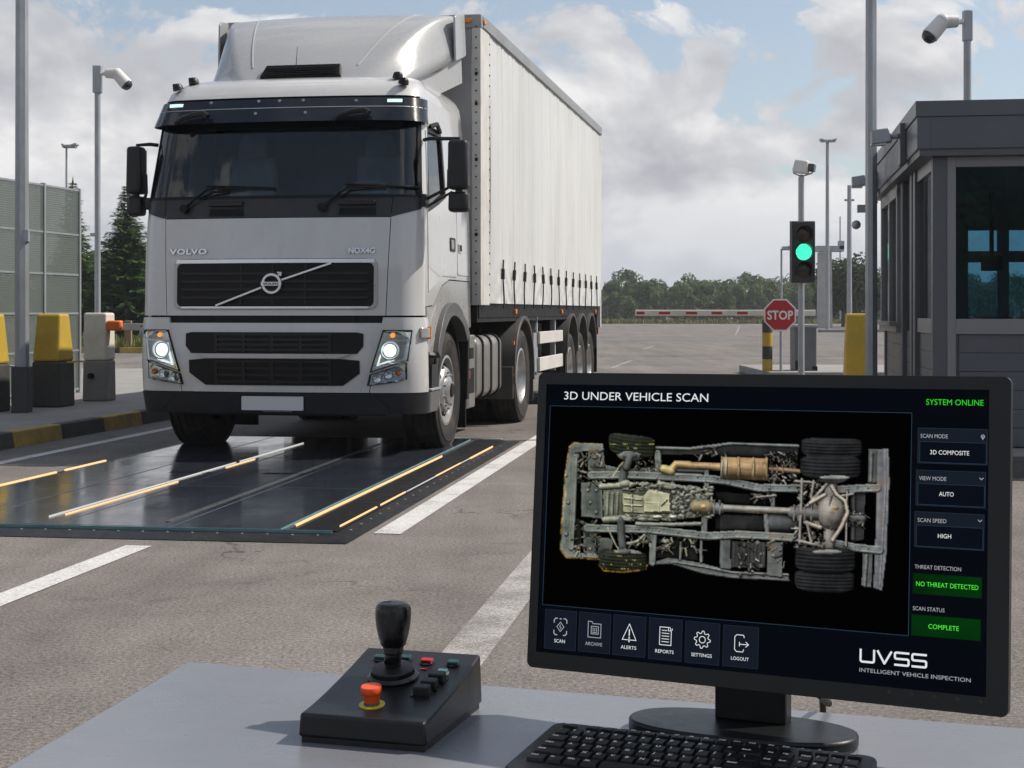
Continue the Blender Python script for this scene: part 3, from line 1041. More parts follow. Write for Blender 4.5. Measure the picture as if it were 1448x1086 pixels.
for s in (-1, 1):
    mb = MB()
    y0, y1 = TF + .42, TR - .1
    ph = [random.uniform(-.02, .02) for _ in range(80)]
    def CP(u, v, off):
        y = y0 + (y1 - y0) * u
        z = TB + .02 + (TT - .13 - TB) * v
        k = min(1, max(0, (.19 - v) / .1))
        fold = .003 * sin(2 * pi * (y - 2.2) / .62 + pi / 2)
        seam = -.014 * max(0, cos(2 * pi * (y - 2.2) / .617)) ** 40 - .008 * max(0, cos(2 * pi * (y - 2.2) / .205 + .6)) ** 20
        pull = -.013 * k * abs(cos(pi * (y - 2.2) / .617)) ** 5 + .010 * k
        wr = .007 * k * sin(26 * z + 4 * sin(y * 5.1) + 2.2 * y) * (.6 + .4 * sin(3.1 * y)) + .003 * k * sin(61 * z + 9 * y)
        belly = .018 * sin(pi * min(1, v * 1.1)) * (.6 + .4 * sin(1.3 * y))
        return Vector((s * (HWT - .01 + fold + seam + pull + wr + belly + off), y, z))
    mb.sheet(CP, 420, 60, 0, .0)
    cur = mb.build('side_curtain', K['curtain'], trl, 80)
    for k in range(13):
        mb = MB()
        y = 2.18 + .617 * k
        for (z0, z1, ww) in ((TB - .03, 1.52, .024), (1.52, 1.62, .04), (1.62, 1.71, .026)):
            n = 5
            for i in range(n):
                za, zb = z0 + (z1 - z0) * i / n, z0 + (z1 - z0) * (i + 1) / n
                ya, yb = y + .03 * sin(11 * za + k), y + .03 * sin(11 * zb + k)
                mb.bar((s * (HWT + .016), ya, za), (s * (HWT + .016), yb, zb), ww, .012 if ww < .04 else .03, up=(1, 0, 0))
        mb.build('curtain_strap', K['black_plastic'], cur)
    mb = MB()
    mb.bx(s * (HWT - .12), s * (HWT - .04), TF + .1, TR - .1, TB - .12, TB + .02)
    mb.build('side_rail', K['grille_black'], trl, bevel=.005)
    # side guard
    mb = MB()
    for z0, z1 in ((.82, .96), (.5, .66)):
        mb.bx(s * 1.2, s * 1.235, 4.75, 6.55, z0, z1)
    sg = empty('side_guard', (0, 0, 0)); sg.parent = trl
    mb.split('guard_rail', K['trailer_white'], sg, bevel=.006)
    mb = MB()
    for y in (4.72, 6.1): mb.bx(s * 1.14, s * 1.2, y, y + .07, .46, 1.2)
    mb.bx(s * 1.1, s * 1.2, 4.5, 4.74, .5, .95)
    mb.tube([(s * 1.2, 4.6, 1.22), (s * 1.22, 4.62, 1.12), (s * 1.18, 4.72, 1.02), (s * 1.18, 4.74, .9)], .015, 6)
    mb.split('guard_post', K['galv'] , sg)
    for yc in (7.25, 8.22, 9.19):
        wheel(trl, s * 1.09, yc, .455, s, .455, .3, 'rear')
        mb = MB()
        A = arc(.5, 178, 2, 20, (yc, .64)); B = arc(.535, 178, 2, 20, (yc, .64))
        mb.plate(A + B[::-1], lambda a, b, o: Vector((s * (1.27 + o), a, b)), 0, -.42)
        mb.build('wheel_fender', bpy.data.materials['fender_plastic'], trl, 35)
    mb = MB()
    mb.bx(s * .8, s * 1.26, 9.78, 9.8, .3, 1.15)
    mb.build('mudflap', K['chassis_black'], trl)
    mb = MB(); mb.bx(s * .85, s * 1.22, TR, TR + .05, .85, 1.02); mb.build('tail_light', K['red_lens'], trl)
mb = MB()
mb.bx(-HWT + .05, HWT - .05, TF + .06, TR - .1, TB - .16, TB + .06)
for s in (-1, 1):
    mb.bx(s * .4, s * .52, 2.6, TR, .85, TB - .1)
    mb.bx(s * .62, s * .74, 4.05, 4.2, .3, 1.1)
for yc in (7.25, 8.22, 9.19): mb.cyl((-1, yc, .455), (1, yc, .455), .07)
mb.bx(-1.0, 1.0, 5.0, 6.3, .55, 1.05)
mb.bx(-1.15, 1.15, TR - .15, TR - .05, .45, .6)
mb.bx(-1.2, 1.2, TR - .05, TR, TB - .3, TB + .1)
mb.build('chassis', K['chassis_black'], trl)
mb = MB(); mb.bx(-HWT + .1, HWT - .1, TR - .05, TR, TB, TT - .1); mb.build('rear_door', K['trailer_front'], trl)
# ================================================================== ground
def asphalt(name, base, warm=(1.0, .95, .9), big=.18, speck=.35, patch=None):
    m, nt, out = nodes_of(name)
    p = N(nt, 'ShaderNodeBsdfPrincipled')
    oc = ocoord(nt)
    c0 = tuple(base * w for w in warm)
    n1 = noise(nt, oc, .35, 6, .62, .4)
    n2 = noise(nt, oc, 2.3, 7, .68, .2)
    n3 = noise(nt, oc, 62, 4, .75)
    n4 = noise(nt, oc, 190, 3, .8)
    c = mix(nt, 1.0, c0, ramp(nt, n1, [(.36, 1 - big), (.5, 1.0), (.64, 1 + big * .6)]), 'MULTIPLY')
    c = mix(nt, 1.0, c, ramp(nt, n2, [(.38, .88), (.62, 1.07)]), 'MULTIPLY')
    c = mix(nt, 1.0, c, ramp(nt, n3, [(.38, 1 - speck), (.5, 1.0), (.62, 1 + speck)]), 'MULTIPLY')
    c = mix(nt, 1.0, c, ramp(nt, n4, [(.38, .58), (.5, 1.0), (.62, 1.4)]), 'MULTIPLY')
    # dark tar and tyre streaks along the lanes, a few pits
    st = noise(nt, ocoord(nt, (1.7, .12, 1)), 1.0, 5, .6, .3)
    c = mix(nt, 1.0, c, ramp(nt, st, [(.38, .86), (.56, 1.04)]), 'MULTIPLY')
    vo = N(nt, 'ShaderNodeTexVoronoi', feature='F1')
    vo.inputs['Scale'].default_value = 26
    nt.links.new(oc, vo.inputs['Vector'])
    pit = ramp(nt, vo.outputs['Distance'], [(.06, .35), (.13, 1.0)])
    gate = ramp(nt, noise(nt, oc, 5, 3), [(.47, 1.0), (.55, 0.0)])
    c = mix(nt, 1.0, c, mix(nt, gate, pit, (1, 1, 1)), 'MULTIPLY')
    ed = N(nt, 'ShaderNodeTexVoronoi', feature='DISTANCE_TO_EDGE')
    ed.inputs['Scale'].default_value = .42
    wv = N(nt, 'ShaderNodeVectorMath', operation='ADD')
    nz = N(nt, 'ShaderNodeTexNoise'); nz.inputs['Scale'].default_value = 2.2; nz.inputs['Detail'].default_value = 6
    nt.links.new(oc, nz.inputs['Vector'])
    nt.links.new(oc, wv.inputs[0]); nt.links.new(nz.outputs['Color'], wv.inputs[1])
    nt.links.new(wv.outputs[0], ed.inputs['Vector'])
    crack = ramp(nt, ed.outputs['Distance'], [(.0, .35), (.007, 1.0)])
    cg = ramp(nt, noise(nt, oc, .5, 3), [(.5, 1.0), (.58, 0.0)])
    c = mix(nt, 1.0, c, mix(nt, cg, crack, (1, 1, 1)), 'MULTIPLY')
    oil = ramp(nt, noise(nt, oc, .9, 5, .6, 1.2), [(.6, 1.0), (.7, .72)])
    c = mix(nt, 1.0, c, oil, 'MULTIPLY')
    nt.links.new(c, p.inputs['Base Color'])
    p.inputs['Roughness'].default_value = .86
    p.inputs['Specular IOR Level'].default_value = .3
    h = math_(nt, 'ADD', n3, math_(nt, 'MULTIPLY', n4, .7))
    nt.links.new(bump(nt, h, .55, .006), p.inputs['Normal'])
    nt.links.new(p.outputs[0], out.inputs[0])
    return m

K['asphalt'] = asphalt('asphalt', .165, (1.0, .92, .85), .18, .42)
K['asphalt_dark'] = asphalt('asphalt_dark_band', .15, (1, .97, .94), .12, .3)
K['concrete'] = mat('pavement_concrete', (.27, .265, .255), .85, var=.22, vs=1.6, b=.5, bs=70, dirt=.5, dirtcol=(.15, .14, .13), ds=1.4)
K['kerb_yellow'] = mat('kerb_yellow_paint', (.42, .3, .07), .7, var=.25, vs=7, b=.4, bs=60, dirt=.65, dirtcol=(.13, .12, .1), ds=4)
K['kerb_black'] = mat('kerb_black_paint', (.055, .055, .055), .75, var=.3, vs=7, b=.4, bs=60, dirt=.5, dirtcol=(.16, .15, .14), ds=4)

def quad_sheet(name, pts, m, z=None, kind='structure', parent=None):
    mb = MB()
    mb.face(pts if z is None else [(p[0], p[1], z) for p in pts])
    o = mb.build(name, m, parent, 0)
    if parent is None: o['kind'] = kind
    return o
# one sheet to the horizon; finer near the camera so that it shades evenly
quad_sheet('ground', [(-900, -60, 0), (900, -60, 0), (900, 1500, 0), (-900, 1500, 0)], K['asphalt'])

K['line_paint'] = mat('road_line_paint', (.62, .62, .61), .7, var=.12, vs=9, b=.3, bs=90, dirt=.45, dirtcol=(.3, .28, .26), ds=5)
def worn_paint(name, col, lo, hi):
    m, nt, out = nodes_of(name)
    p = N(nt, 'ShaderNodeBsdfPrincipled'); p.inputs['Roughness'].default_value = .8
    oc = ocoord(nt)
    c = mix(nt, 1.0, col, ramp(nt, noise(nt, oc, 70, 4, .7), [(.35, .7), (.65, 1.15)]), 'MULTIPLY')
    nt.links.new(c, p.inputs['Base Color'])
    tr = N(nt, 'ShaderNodeBsdfTransparent')
    a = ramp(nt, math_(nt, 'ADD', math_(nt, 'MULTIPLY', noise(nt, oc, 130, 4, .8), .6), math_(nt, 'MULTIPLY', noise(nt, oc, 3.0, 5, .6), .4)), [(lo, 0.0), (hi, 1.0)])
    mx = N(nt, 'ShaderNodeMixShader')
    nt.links.new(a, mx.inputs[0]); nt.links.new(tr.outputs[0], mx.inputs[1]); nt.links.new(p.outputs[0], mx.inputs[2])
    nt.links.new(mx.outputs[0], out.inputs[0])
    return m
K['worn_paint'] = worn_paint('worn_line_paint', (.46, .45, .43), .36, .6)
K['line_worn_little'] = worn_paint('line_paint_chipped', (.56, .56, .55), .33, .47)
LA = radians(8.4)
LD, LR = Vector((sin(LA), cos(LA), 0)), Vector((cos(LA), -sin(LA), 0))
def lane_line(name, p, L, w, m, z=.004):
    p = Vector(p)
    return quad_sheet(name, [p, p + LR * w, p + LR * w + LD * L, p + LD * L], m, z)
lane_line('lane_marking', gnd(528, 755), 13, .15, K['line_worn_little'])
p = gnd(178, 772); lane_line('lane_marking', p - LD * 6.0, 6.0, .14, K['line_worn_little'])
lane_line('lane_marking', gnd(0, 653) - LD * 3.0, 26, .12, K['line_worn_little'])
lane_line('lane_marking', gnd(621, 928) - LD * 2.2 + LR * .0, 8, .17, K['worn_paint'])
# the far apron: two bands of slightly darker asphalt colour, faint dashes
quad_sheet('asphalt_dark_band', [(-60, 63, 0), (80, 61, 0), (80, 73, 0), (-60, 76, 0)], K['asphalt_dark'], .004)
quad_sheet('asphalt_dark_band', [(-30, 42.5, 0), (12, 41, 0), (12, 43, 0), (-30, 44.2, 0)], K['asphalt_dark'], .004)
for a, b in (((865, 521), (893, 510)), ((910, 494), (925, 489)), ((1040, 474), (1046, 461))):
    A, B = gnd(*a), gnd(*b)
    w = Vector((.045, 0, 0))
    quad_sheet('lane_marking', [A - w, A + w, B + w, B - w], K['worn_paint'], .008)

# kerbed pavement on the left
K0, K1 = gnd(0, 637), gnd(242, 593)
kd = (K1 - K0).normalized()
kn = Vector((-kd.y, kd.x, 0))           # away from the road
S0 = K0 - kd * 8
SEGL = .95
pts = [S0 + kd * t for t in (0, 60)]
mb = MB()
h = .14
a, b = S0 + kn * .14, S0 + kd * 22 + kn * .14
mb.face([(a.x, a.y, h), (b.x, b.y, h), (b.x - 1.2, b.y + 1.6, h), (b.x - 14, b.y + 1.6, h), (a.x - 14, a.y, h)])
o = mb.build('pavement', K['concrete'], None, 0); o['kind'] = 'structure'
mb = MB()
nk = 24
t0 = (gnd(27, 633) - S0).dot(kd)
ph = t0 % SEGL
ts = [0] + [ph + SEGL * i for i in range(0, nk)]
k_first = int(round((t0 - ph) / SEGL))
for i in range(len(ts) - 1):
    A, B = S0 + kd * ts[i], S0 + kd * (ts[i + 1] - .012)
    mb.mi = 0 if (i - 1 - k_first) % 2 == 0 else 1
    ins = kn * .035
    lo = [A, B, B + kn * .14, A + kn * .14]
    up = [A + kn * .02, B + kn * .02, B + kn * .14, A + kn * .14]
    V = [mb.v((p.x, p.y, 0)) for p in lo] + [mb.v((p.x, p.y, h + .002)) for p in up]
    for q in ((4, 5, 6, 7), (0, 1, 5, 4), (1, 2, 6, 5), (2, 3, 7, 6), (3, 0, 4, 7)): mb.f([V[j] for j in q])
o = mb.build('kerb', [K['kerb_yellow'], K['kerb_black']], None, 0, bevel=.015); o['kind'] = 'structure'

# far-left grass island with painted kerb, and the grass field beyond the apron
def grass_mat(name, a, b):
    m, nt, out = nodes_of(name)
    p = N(nt, 'ShaderNodeBsdfPrincipled'); p.inputs['Roughness'].default_value = .9; p.inputs['Specular IOR Level'].default_value = .1
    oc = ocoord(nt)
    f = ramp(nt, noise(nt, oc, .25, 6, .7, .6), [(.35, 0.0), (.65, 1.0)])
    c = mix(nt, f, a, b)
    c = mix(nt, 1.0, c, ramp(nt, noise(nt, oc, 9, 6, .75), [(.3, .6), (.7, 1.3)]), 'MULTIPLY')
    nt.links.new(c, p.inputs['Base Color'])
    nt.links.new(p.outputs[0], out.inputs[0])
    return m
K['grass'] = grass_mat('grass', (.1, .13, .035), (.17, .17, .06))
K['dry_grass'] = grass_mat('dry_grass', (.2, .18, .08), (.1, .12, .04))
def grass_patch(name, x0, x1, y0, y1, z, m, n, hgt, wid):
    mb = MB()
    mb.face([(x0, y0, z), (x1, y0, z), (x1, y1, z), (x0, y1, z)])
    for _ in range(n):
        x, y = random.uniform(x0, x1), y0 + (y1 - y0) * random.random() ** 1.6
        hh = hgt * random.uniform(.5, 1.3); a = random.uniform(0, pi)
        dx, dy = cos(a) * wid, sin(a) * wid
        lx, ly = random.uniform(-.3, .3) * hh, random.uniform(-.3, .3) * hh
        mb.face([(x - dx, y - dy, z), (x + dx, y + dy, z), (x + lx, y + ly, z + hh)])
    o = mb.build(name, m, None, 0, normals=False)
    return tag(o, kind='stuff')
tag(grass_patch('grass', -34, -7.5, 44.6, 72, .12, K['grass'], 9000, .22, .05), 'short green grass on the far island behind the left boom', 'grass')
tag(grass_patch('grass', -60, 120, 148, 200, .05, K['dry_grass'], 14000, .3, .12), 'dry grass strip in front of the far wood', 'grass')
mb = MB()
for i in range(28):
    mb.mi = i % 2
    mb.bx(-34 + i * .95, -34 + (i + 1) * .95 - .01, 44.4, 44.6, 0, .16)
o = mb.build('kerb', [K['kerb_yellow'], K['kerb_black']], None, 0); o['kind'] = 'structure'

# right island under the booth and the one with the boom
BA = radians(9.0)
BD, BR = Vector((sin(BA), cos(BA), 0)), Vector((cos(BA), -sin(BA), 0))
BC = Vector((3.125, 12.0, 0))        # corner of the fascia
def bl(x, y, z=0): 
    p = BC + BR * x + BD * y
    return Vector((p.x, p.y, z))
mb = MB()
hh = .14
mb.face([bl(-.18, -.58, hh), bl(12, -.58, hh), bl(12, 9, hh), bl(-.18, 9, hh)])
o = mb.build('pavement', K['concrete'], None, 0); o['kind'] = 'structure'
mb = MB()
def kseg(a, b, inn, col):
    mb.mi = col
    a, b, inn = Vector(a), Vector(b), Vector(inn)
    V = [mb.v((p.x, p.y, 0)) for p in (a, b, b + inn * .14, a + inn * .14)] + [mb.v((p.x, p.y, hh + .003)) for p in (a + inn * .02, b + inn * .02, b + inn * .14, a + inn * .14)]
    for q in ((4, 5, 6, 7), (0, 1, 5, 4), (1, 2, 6, 5), (2, 3, 7, 6), (3, 0, 4, 7)): mb.f([V[j] for j in q])
for i in range(13): kseg(bl(-.32 + i * .6, -.72), bl(-.32 + i * .6 + .59, -.72), BD, i % 2)
for i in range(10): kseg(bl(-.32, -.58 + i * .95), bl(-.32, -.58 + i * .95 + .94), BR, (i + 1) % 2)
o = mb.build('kerb', [K['kerb_yellow'], K['kerb_black']], None, 0, bevel=.012); o['kind'] = 'structure'
mb = MB()
mb.bx(4.45, 9.0, 26.9, 30.5, 0, .15)
o = mb.build('traffic_island', K['concrete'], None, 0, bevel=.02); o['kind'] = 'structure'
mb = MB()
mb.bx(17.5, 60, 88, 89, 0, .16)
o = mb.build('kerb', K['concrete'], None, 0); o['kind'] = 'structure'

# ================================================================== scanner ramp
RP = gnd(490, 770)
ramp_o = empty('scanner_ramp', RP, -LA, 'glossy black under-vehicle scanner platform with white and amber light strips under the lorry', 'scanner platform')
def rl(px, py, z=.03):
    p = gnd(px, py, z) - RP
    return (p.dot(LR), p.dot(LD))
WID, LEN = 3.0, 6.35
m, nt, out = nodes_of('scanner_deck')
p = N(nt, 'ShaderNodeBsdfPrincipled')
oc = ocoord(nt)
n1 = noise(nt, oc, 1.3, 6, .65, .5)
nt.links.new(ramp(nt, n1, [(.3, (.05, .062, .088)), (.7, (.085, .1, .13))]), p.inputs['Base Color'])
nt.links.new(ramp(nt, noise(nt, ocoord(nt, (1, .35, 1)), 3.5, 6, .7), [(.3, .07), (.7, .2)]), p.inputs['Roughness'])
p.inputs['Metallic'].default_value = .6
p.inputs['Specular IOR Level'].default_value = .8
nt.links.new(bump(nt, noise(nt, oc, 2.2, 3, .5), .12, .01), p.inputs['Normal'])
nt.links.new(p.outputs[0], out.inputs[0])
K['deck'] = m
K['strip_amber'] = emat('strip_amber', (1.0, .62, .3), 1.35)
K['strip_white'] = emat('strip_white', (.95, .93, .88), .72)
K['lens_glass'] = mat('slot_glass', (.01, .012, .016), .05, spec=.8)
K['teal_glass'] = mat('teal_glass_edge', (.12, .26, .265), .08, var=.3, vs=9, spec=.8)
Z = .018
mb = MB()
# frame with sloping lips
fr = .24
o_, i_ = [(0, 0), (-WID - .02, 0), (-WID - .02, LEN), (0, LEN)], [(-.12, .13), (-WID + .1, .13), (-WID + .1, LEN - .1), (-.12, LEN - .1)]
O = [mb.v((a, b, .004)) for a, b in o_]; I = [mb.v((a, b, Z)) for a, b in i_]
for i in range(4): mb.f([O[i], O[(i + 1) % 4], I[(i + 1) % 4], I[i]])
mb.f(I)
base = mb.build('base_frame', mat('ramp_frame', (.007, .0075, .009), .45, var=.25, vs=5, dirt=.35, dirtcol=(.07, .06, .05), ds=3, spec=.25), ramp_o, 0)
mb = MB()
xs = [-.4, -1.06, -1.72, -2.3, -WID + .13]
for a, b in zip(xs, xs[1:]):
    for y0, y1 in ((.3, 2.2), (2.206, 4.2), (4.206, LEN - .12)):
        mb.bx(b + .004, a - .004, y0, y1, Z - .01, Z + .012)
mb.build('deck_panel', K['deck'], ramp_o, 0, bevel=.004)
mb = MB()
mb.bx(-.37, -.13, .3, LEN - .12, Z - .01, Z + .006)
mb.build('side_channel', K['grille_black'], ramp_o, 0)
def strip(name, p0, p1, w, m, z0, h, frac):
    (x0, y0), (x1, y1) = p0, p1
    for a, b in frac:
        mb = MB()
        mb.bar((x0 + (x1 - x0) * a, y0 + (y1 - y0) * a, z0), (x0 + (x1 - x0) * b, y0 + (y1 - y0) * b, z0), w, h)
        mb.build(name, m, ramp_o, 0)
zt = Z + .014
Lp = (rl(70, 731), rl(436, 625)); Cp = (rl(237, 738), rl(539, 627)); Rp = (rl(418, 742), rl(632, 641)); Op = (rl(474, 747), rl(698, 630))
strip('light_strip', *Lp, .009, K['strip_white'], zt, .012, [(.0, .34), (.345, .62), (.64, .97)])
tmp = [( Lp[0][0] + .05, Lp[0][1]), (Lp[1][0] + .05, Lp[1][1])]
strip('light_strip', *tmp, .008, K['strip_amber'], zt, .010, [(.02, .36), (.55, .68)])
strip('light_strip', *Rp, .010, K['strip_amber'], zt - .006, .012, [(.0, .22), (.225, .5), (.505, .7), (.705, .95)])
strip('light_strip', *Op, .0075, K['strip_amber'], zt - .006, .012, [(.02, .18), (.2, .33), (.52, .7), (.78, .99)])
strip('light_strip', *Op, .007, K['strip_white'], zt - .008, .010, [(.34, .52), (.7, .78)])
strip('seam', *Cp, .024, mat('seam_metal', (.16, .17, .17), .3, metal=.6, var=.4, vs=12), zt, .006, [(0, .99)])
A, B = rl(0, 731), rl(469, 747)
strip('glass_edge', (-WID + .15, .235), (-.14, .235), .010, K['teal_glass'], zt - .004, .016, [(0, 1)])
strip('glass_edge', (-.43, .26), (-.43, LEN - .2), .007, K['teal_glass'], zt - .002, .014, [(0, 1)])
strip('amber_edge', (-WID + .04, 1.4), (-WID + .04, 4.6), .016, K['strip_amber'], zt - .012, .012, [(0, .2), (.22, .5), (.55, .78)])
mb = MB()
mb.bx(-.62, -.16, LEN - .09, LEN + .03, .006, Z + .012)
mb.build('rear_plate', K['galv'], ramp_o, 0)
mb = MB()
for k in range(26):
    y = .42 + k * (LEN - .6) / 25
    for x in (-.085, -WID + .085): mb.cyl((x, y, Z - .012), (x, y, Z + .0), .008, n=8)
for k in range(20): mb.cyl((-.2 - k * .138, .17, Z), (-.2 - k * .138, .17, Z + .004), .007, n=8)
mb.build('frame_bolt', K['galv'], ramp_o)
for x0, x1 in ((-1.4, -1.1), (-2.1, -1.8)):      # camera slots in the deck
    mb = MB(); mb.bx(x0, x1, 3.0, 3.09, Z + .006, Z + .0135); mb.build('camera_slot', K['lens_glass'], ramp_o, 0, bevel=.002)

# ================================================================== left side
K['yellow_paint'] = mat('barrier_yellow', (.5, .34, .035), .6, var=.18, vs=4, b=.3, bs=50, dirt=.45, dirtcol=(.26, .2, .08), ds=3)
K['barrier_black'] = mat('barrier_black', (.05, .05, .052), .7, var=.25, vs=5, b=.3, bs=50, dirt=.45, dirtcol=(.11, .1, .09), ds=3)
K['barrier_white'] = mat('barrier_white', (.66, .64, .58), .6, var=.12, vs=4, b=.2, bs=50, dirt=.4, dirtcol=(.3, .27, .22), ds=3)
K['barrier_grey'] = mat('barrier_grey', (.22, .22, .21), .75, var=.2, vs=5, b=.3, bs=50, dirt=.5, dirtcol=(.1, .095, .09), ds=3)
def barrier(loc, rz, w, d, h, m_top, m_low, label, cat, name, split=.48, top=(.78, .6), group=None, rake=.0):
    t = empty(name, loc, rz, label, cat, group)
    mb = MB()
    mb.box((0, 0, h * split / 2), (w, d, h * split), taper=(.97, .94))
    mb.build('lower_block', m_low, t, 0, bevel=.02)
    mb = MB()
    mb.box((0, 0, h * (1 + split) / 2 + .001), (w * .97, d * .94, h * (1 - split)), taper=top)
    mb.build('upper_block', m_top, t, 0, bevel=.025)
    return t
bp = gnd(64, 577, .14)
barrier((bp.x, bp.y + .3, .14), -LA, .33, .42, 1.03, K['yellow_paint'], K['barrier_black'],
        'yellow and black concrete block on the left pavement between steel pole and white boom cabinet', 'barrier block', 'barrier_block', .49, (.86, .62), 'yellow and black barrier blocks')
bp = gnd(-32, 585, .14)
barrier((bp.x, bp.y + .3, .14), -LA, .33, .42, 1.03, K['yellow_paint'], K['barrier_black'],
        'yellow and black concrete block cut off by the left picture edge', 'barrier block', 'barrier_block', .49, (.86, .62), 'yellow and black barrier blocks')
bc = barrier((at(1216, 443, 19.2).x, 19.2, .14), -LA, .4, .45, 1.03, K['yellow_paint'], K['barrier_black'],
        'yellow and black concrete block at the far end of the guard booth', 'barrier block', 'barrier_block', .22, (.86, .62), 'yellow and black barrier blocks')
# white boom cabinet with its arm
bp = gnd(134, 568, .14)
cab = barrier((bp.x, bp.y + .2, .14), -LA, .3, .3, 1.04, K['barrier_white'], K['barrier_grey'],
        'white and grey boom cabinet with orange hub and white arm, left of the lorry', 'boom barrier', 'boom_barrier', .46, (.97, .95))
K['orange'] = mat('hub_orange', (.75, .16, .02), .5, var=.15)
mb = MB()
mb.box((.22, -.06, .89), (.17, .13, .12), rz=LA)
mb.build('arm_hub', K['orange'], cab, bevel=.02)
mb = MB()
R18 = Matrix.Rotation(LA, 3, 'Z')
mb.bar(R18 @ Vector((.32, -.12, .875)), R18 @ Vector((1.9, -.12, .875)), .05, .085)
arm = mb.build('boom_arm', K['barrier_white'], cab, bevel=.01)
K['red_paint'] = mat('sign_red', (.42, .016, .02), .45, var=.12, dirt=.15)
mb = MB()
for t in (.52, .8, 1.2, 1.6):
    mb.bar(R18 @ Vector((t, -.148, .875)), R18 @ Vector((t + .1, -.148, .875)), .004, .03)
mb.split('red_band', K['red_paint'], arm, smooth=0)
mb = MB(); mb.cyl((-.03, -.2, .3), (-.03, -.16, .3), .035, n=14); mb.build('socket', K['grille_black'], cab)
# chain bar between the blocks
a, b = at(96, 512, 16.9), at(118, 511, 18.0)
mb = MB(); mb.bar(a, b, .03, .02)
tag(mb.build('barrier_strap', K['yellow_paint'], None, 0), 'thin yellow strap from barrier block to white boom cabinet', 'strap')
a, b = at(-5, 515, 16.6), at(40, 516, 16.7)
mb = MB(); mb.tube([a, (a + b) / 2 + Vector((0, 0, -.02)), b], .012, 6)
tag(mb.build('barrier_rope', K['galv'], None), 'thin grey rope between the left-edge block and the steel pole', 'rope')

def pole(name, x, y, z0, z1, r0, r1, label, cat, n=8, m='galv'):
    t = empty(name, (x, y, z0), 0, label, cat)
    mb = MB(); mb.cyl((0, 0, 0), (0, 0, z1 - z0), r0, r1, n)
    mb.build('shaft', K[m], t, 50 if n > 8 else 0)
    return t
pp = at(31, 440, 16.3)
t = pole('steel_mast', pp.x, pp.y, .14, 7.6, .078, .06, 'tall galvanised mast with black foot rising out of the frame behind the left barrier block', 'mast')
mb = MB(); mb.box((0, 0, .24), (.175, .175, .48)); mb.build('foot_cover', K['barrier_black'], t, 0, bevel=.01)
mb = MB(); mb.box((.06, -.03, 1.85), (.05, .06, .13)); mb.build('junction_box', K['galv'], t, 0, bevel=.006)
mb = MB(); mb.box((.35, 0, 7.44), (.8, .2, .08)); mb.build('lamp_head', K['galv'], t, 0, bevel=.02)
pp = at(1232, 440, 15.2)
t = pole('steel_mast', pp.x, pp.y, 0, 7.6, .062, .05, 'tall galvanised mast rising out of the frame beside the guard booth', 'mast')
mb = MB(); mb.box((.35, 0, 7.58), (.8, .2, .08)); mb.build('lamp_head', K['galv'], t, 0, bevel=.02)

# perforated fence
m, nt, out = nodes_of('fence_mesh')
p = N(nt, 'ShaderNodeBsdfPrincipled'); p.inputs['Roughness'].default_value = .5; p.inputs['Metallic'].default_value = .4
p.inputs['Base Color'].default_value = (.16, .19, .175, 1)
oc = ocoord(nt)
sx = N(nt, 'ShaderNodeSeparateXYZ'); nt.links.new(oc, sx.inputs[0])
def wires(src, f): return math_(nt, 'GREATER_THAN', math_(nt, 'FRACT', math_(nt, 'MULTIPLY', src, f)), .56)
w = math_(nt, 'MAXIMUM', wires(sx.outputs['Y'], 36), wires(sx.outputs['Z'], 36))
tr = N(nt, 'ShaderNodeBsdfTransparent'); mx = N(nt, 'ShaderNodeMixShader')
nt.links.new(w, mx.inputs[0]); nt.links.new(tr.outputs[0], mx.inputs[1]); nt.links.new(p.outputs[0], mx.inputs[2]); nt.links.new(mx.outputs[0], out.inputs[0])
K['mesh'] = m
F1 = at(111, 440, 20.3); F0 = at(0, 440, 18.4)
fd = Vector((F1.x - F0.x, F1.y - F0.y, 0)); fd.normalize()
F0 = Vector((F0.x, F0.y, .14))
fang = atan2(-fd.x, fd.y)
fen_o = empty('mesh_fence', F0, fang, 'tall grey-green perforated mesh fence behind the barrier blocks at the left edge', 'fence')
Lf = (Vector((F1.x, F1.y, 0)) - Vector((F0.x, F0.y, 0))).length
ftop = 2.63
mb = MB()
posts = [Lf, Lf - .92, Lf - 2.1, Lf - 3.3, Lf - 4.5, Lf - 5.7]
rails = [.05, .55, 1.03, 1.53, 2.05, ftop]
for y1, y0 in zip(posts, posts[1:]):
    for z0, z1 in zip(rails, rails[1:]):
        mb.bx(-.012, .012, y0 + .02, y1 - .02, z0 + .01, z1 - .01)
mb.build('mesh_panel', K['mesh'], fen_o, 0)
for y in posts:
    mb = MB(); mb.bx(-.03, .03, y - .022, y + .022, 0, ftop + .03); mb.build('post', K['galv'], fen_o, 0, bevel=.004)
mb = MB()
for z in rails: mb.bx(-.018, .018, posts[-1], posts[0], z - .012, z + .012)
mb.build('rail', K['galv'], fen_o, 0)
# device on a post behind the mesh
pp = at(98, 440, 22.0)
t = pole('intercom_post', pp.x, pp.y, 0, 1.5, .05, .04, 'dark rounded device on a leaning post seen through the mesh fence', 'intercom', 10, 'chassis_black')
mb = MB(); mb.lathe([(0, -.03), (.1, -.03), (.14, 0), (.1, .03), (0, .03)], (0, -.02, 1.95), (0, 1, .05), 24)
bmh = mb.build('device_head', K['bumper_plastic'], t)
mb = MB(); mb.box((.02, -.06, 1.75), (.2, .12, .25)); mb.box((0, 0, 1.7), (.12, .06, .5)); mb.build('device_box', K['bumper_plastic'], t, bevel=.02)

